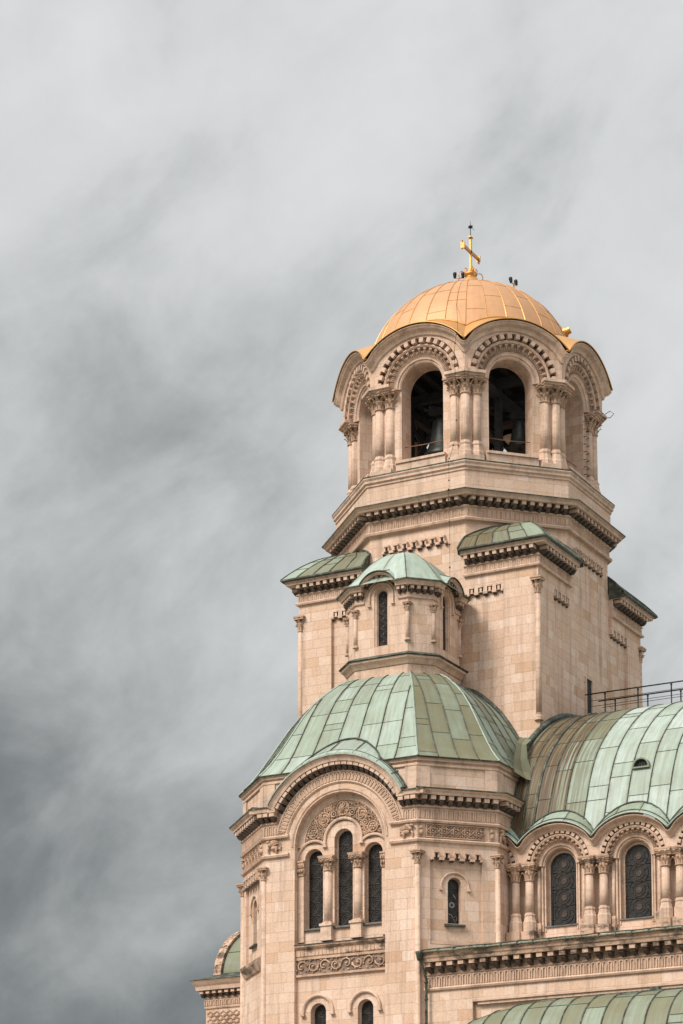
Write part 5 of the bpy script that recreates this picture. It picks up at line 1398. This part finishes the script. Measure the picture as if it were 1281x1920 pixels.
# ---------- nave body behind, far-left transept
m = MB()
m.box(6.7, 24, GY+0.36, 12.0, -50, -21.7); m.box(-7.0, 24, GY+0.5, 12, -50, -27)
ps(m, 'nave_wall', M_WALL)
LY = 0.0
FL = lambda u, w, z: Vector((u, LY-w, z+Z0))
ident = lambda p: Vector(p)
m = MB(); m.quad(FL(-16.50, 0, -49.3), FL(-6.7, 0, -49.3), FL(-6.7, 0, -25.3), FL(-16.50, 0, -25.3)); m.quad(FL(-16.50, 0, -49.3), FL(-16.50, 0, -25.3), FL(-16.50, -9, -25.3), FL(-16.50, -9, -49.3)); m.quad(FL(-16.50, -9, -49.3), FL(-6.7, -9, -49.3), FL(-6.7, -9, -25.3), FL(-16.50, -9, -25.3))
m.build('transept_wall', M_WALL, cath)
m = MB()
def lp(e_): return [(0.0, -25.82), (0.10, -25.80), (0.13, -25.72), (0.04, -25.68), (0.04, -25.30), (0.10, -25.26), (0.05, -25.22), (0.08, -24.84), (0.62, -24.82), (0.66, -24.60), (0.78, -24.50), (0.92, -24.36), (1.0, -24.30), (0.0, -24.24)]
P_ = [(w*0.68, z) for w, z in lp(0)]
rs = [[Vector((-16.50-w, 9, z+Z0)) for w, z in P_], [Vector((-16.50-w, LY-w, z+Z0)) for w, z in P_], [Vector((-6.7, LY-w, z+Z0)) for w, z in P_]]
m.rings(rs, closed=False)
for i in range(16): corbel(m, FL, -16.62+0.40*i, 0.22, -25.20, -24.84, 0.34)
flutes(m, (lambda u, w, z: FL(u, w+0.04, z)), -16.6, -11.5, -25.68, -25.30, 0.24, 0.05)
soot_shade(m, lambda u, w, z: FL(u, w+0.05, z), -16.7, -6.8, -25.20, -24.84, 0.34)
m.build('transept_cornice', [M_TRIM, M_SOOT_SHADE, M_OCHRE], cath)
m = MB(); rs = [[Vector((-16.50-w, 9, z+Z0)), Vector((-16.50-w, LY-w, z+Z0)), Vector((-6.7, LY-w, z+Z0))] for w, z in ((0.66, -24.31), (0.70, -24.27), (0.64, -24.22), (-0.1, -23.98), (-0.2, -23.90))]
m.rings(rs, closed=False, tone=0.6); m.tube([Vector((-16.2, LY+0.35, Z0-23.88)), Vector((-8, LY+0.35, Z0-23.88))], 0.06, 5)
m.build('transept_gutter', M_SEAM, cath)
m = MB()
def ft(u, s):
    a = pi*s; return Vector((u, LY+4.6-4.15*cos(a), Z0-24.0+3.15*sin(a)**1.12))
roof(m, ft, [-15.75, -14.3, -13.3, -12.3, -11.3, -10.3, -9.3, -8.3, -7.3], [i/24 for i in range(25)], rib=0.04, sheet=2.4, tonef=lambda u, t: 0.30, rustf=lambda u, t: 0.1)
m.build('transept_roof', [M_SHEET, M_SEAM], cath)
m = MB()
def sec(u, dz): return [Vector((u, LY+4.6-(4.15+dz)*cos(pi*i/28), Z0-24.0+(3.1+dz)*sin(pi*i/28)**1.12)) for i in range(29)]
m.rings([sec(-16.22, 0.0), sec(-16.22, 0.20), sec(-15.75, 0.20), sec(-15.75, 0.0)], closed=False)
rnd = random.Random(9)
for i in range(24):
    s_ = rnd.uniform(0.03, 0.5)*28; j = int(s_); u = rnd.uniform(-16.15, -15.85); p = sec(u, 0.20)[j].lerp(sec(u, 0.20)[j+1], s_-j); m.blob(p, 0.07, 0.07, 0.03, None, 5)
m.rings([sec(-16.22, 0.0), [Vector((-16.22, LY+4.6, Z0-24.0)) for i in range(29)]], closed=False)
m.build('transept_parapet', M_DIRTY, cath)
m = MB(); F = lambda u, w, z: FL(u, w, z)
zz = -26.4
for r_ in range(4):
    for c_ in range(9):
        x, z = -16.22+c_*0.42+(r_ % 2)*0.21, -26.12-r_*0.21
        m.tube([F(x-0.2, 0.03, z), F(x, 0.05, z+0.15), F(x+0.2, 0.03, z), F(x, 0.05, z-0.15), F(x-0.2, 0.03, z)], 0.026, 4)
m.build('lattice_panel', M_CARVE, cath)

# ------------------------------------------------------------------ the square
m = MB(); m.quad((-2500, -2500, 0), (2500, -2500, 0), (2500, 2500, 0), (-2500, 2500, 0)); g = m.build('ground', M_GROUND, None); g['kind'] = 'structure'
# prototypes were parented to nothing while being built
for o in list(bpy.data.objects):
    if o.type == 'MESH' and o.parent is None and not o.get('category') and o.name != 'ground': o.parent = cath
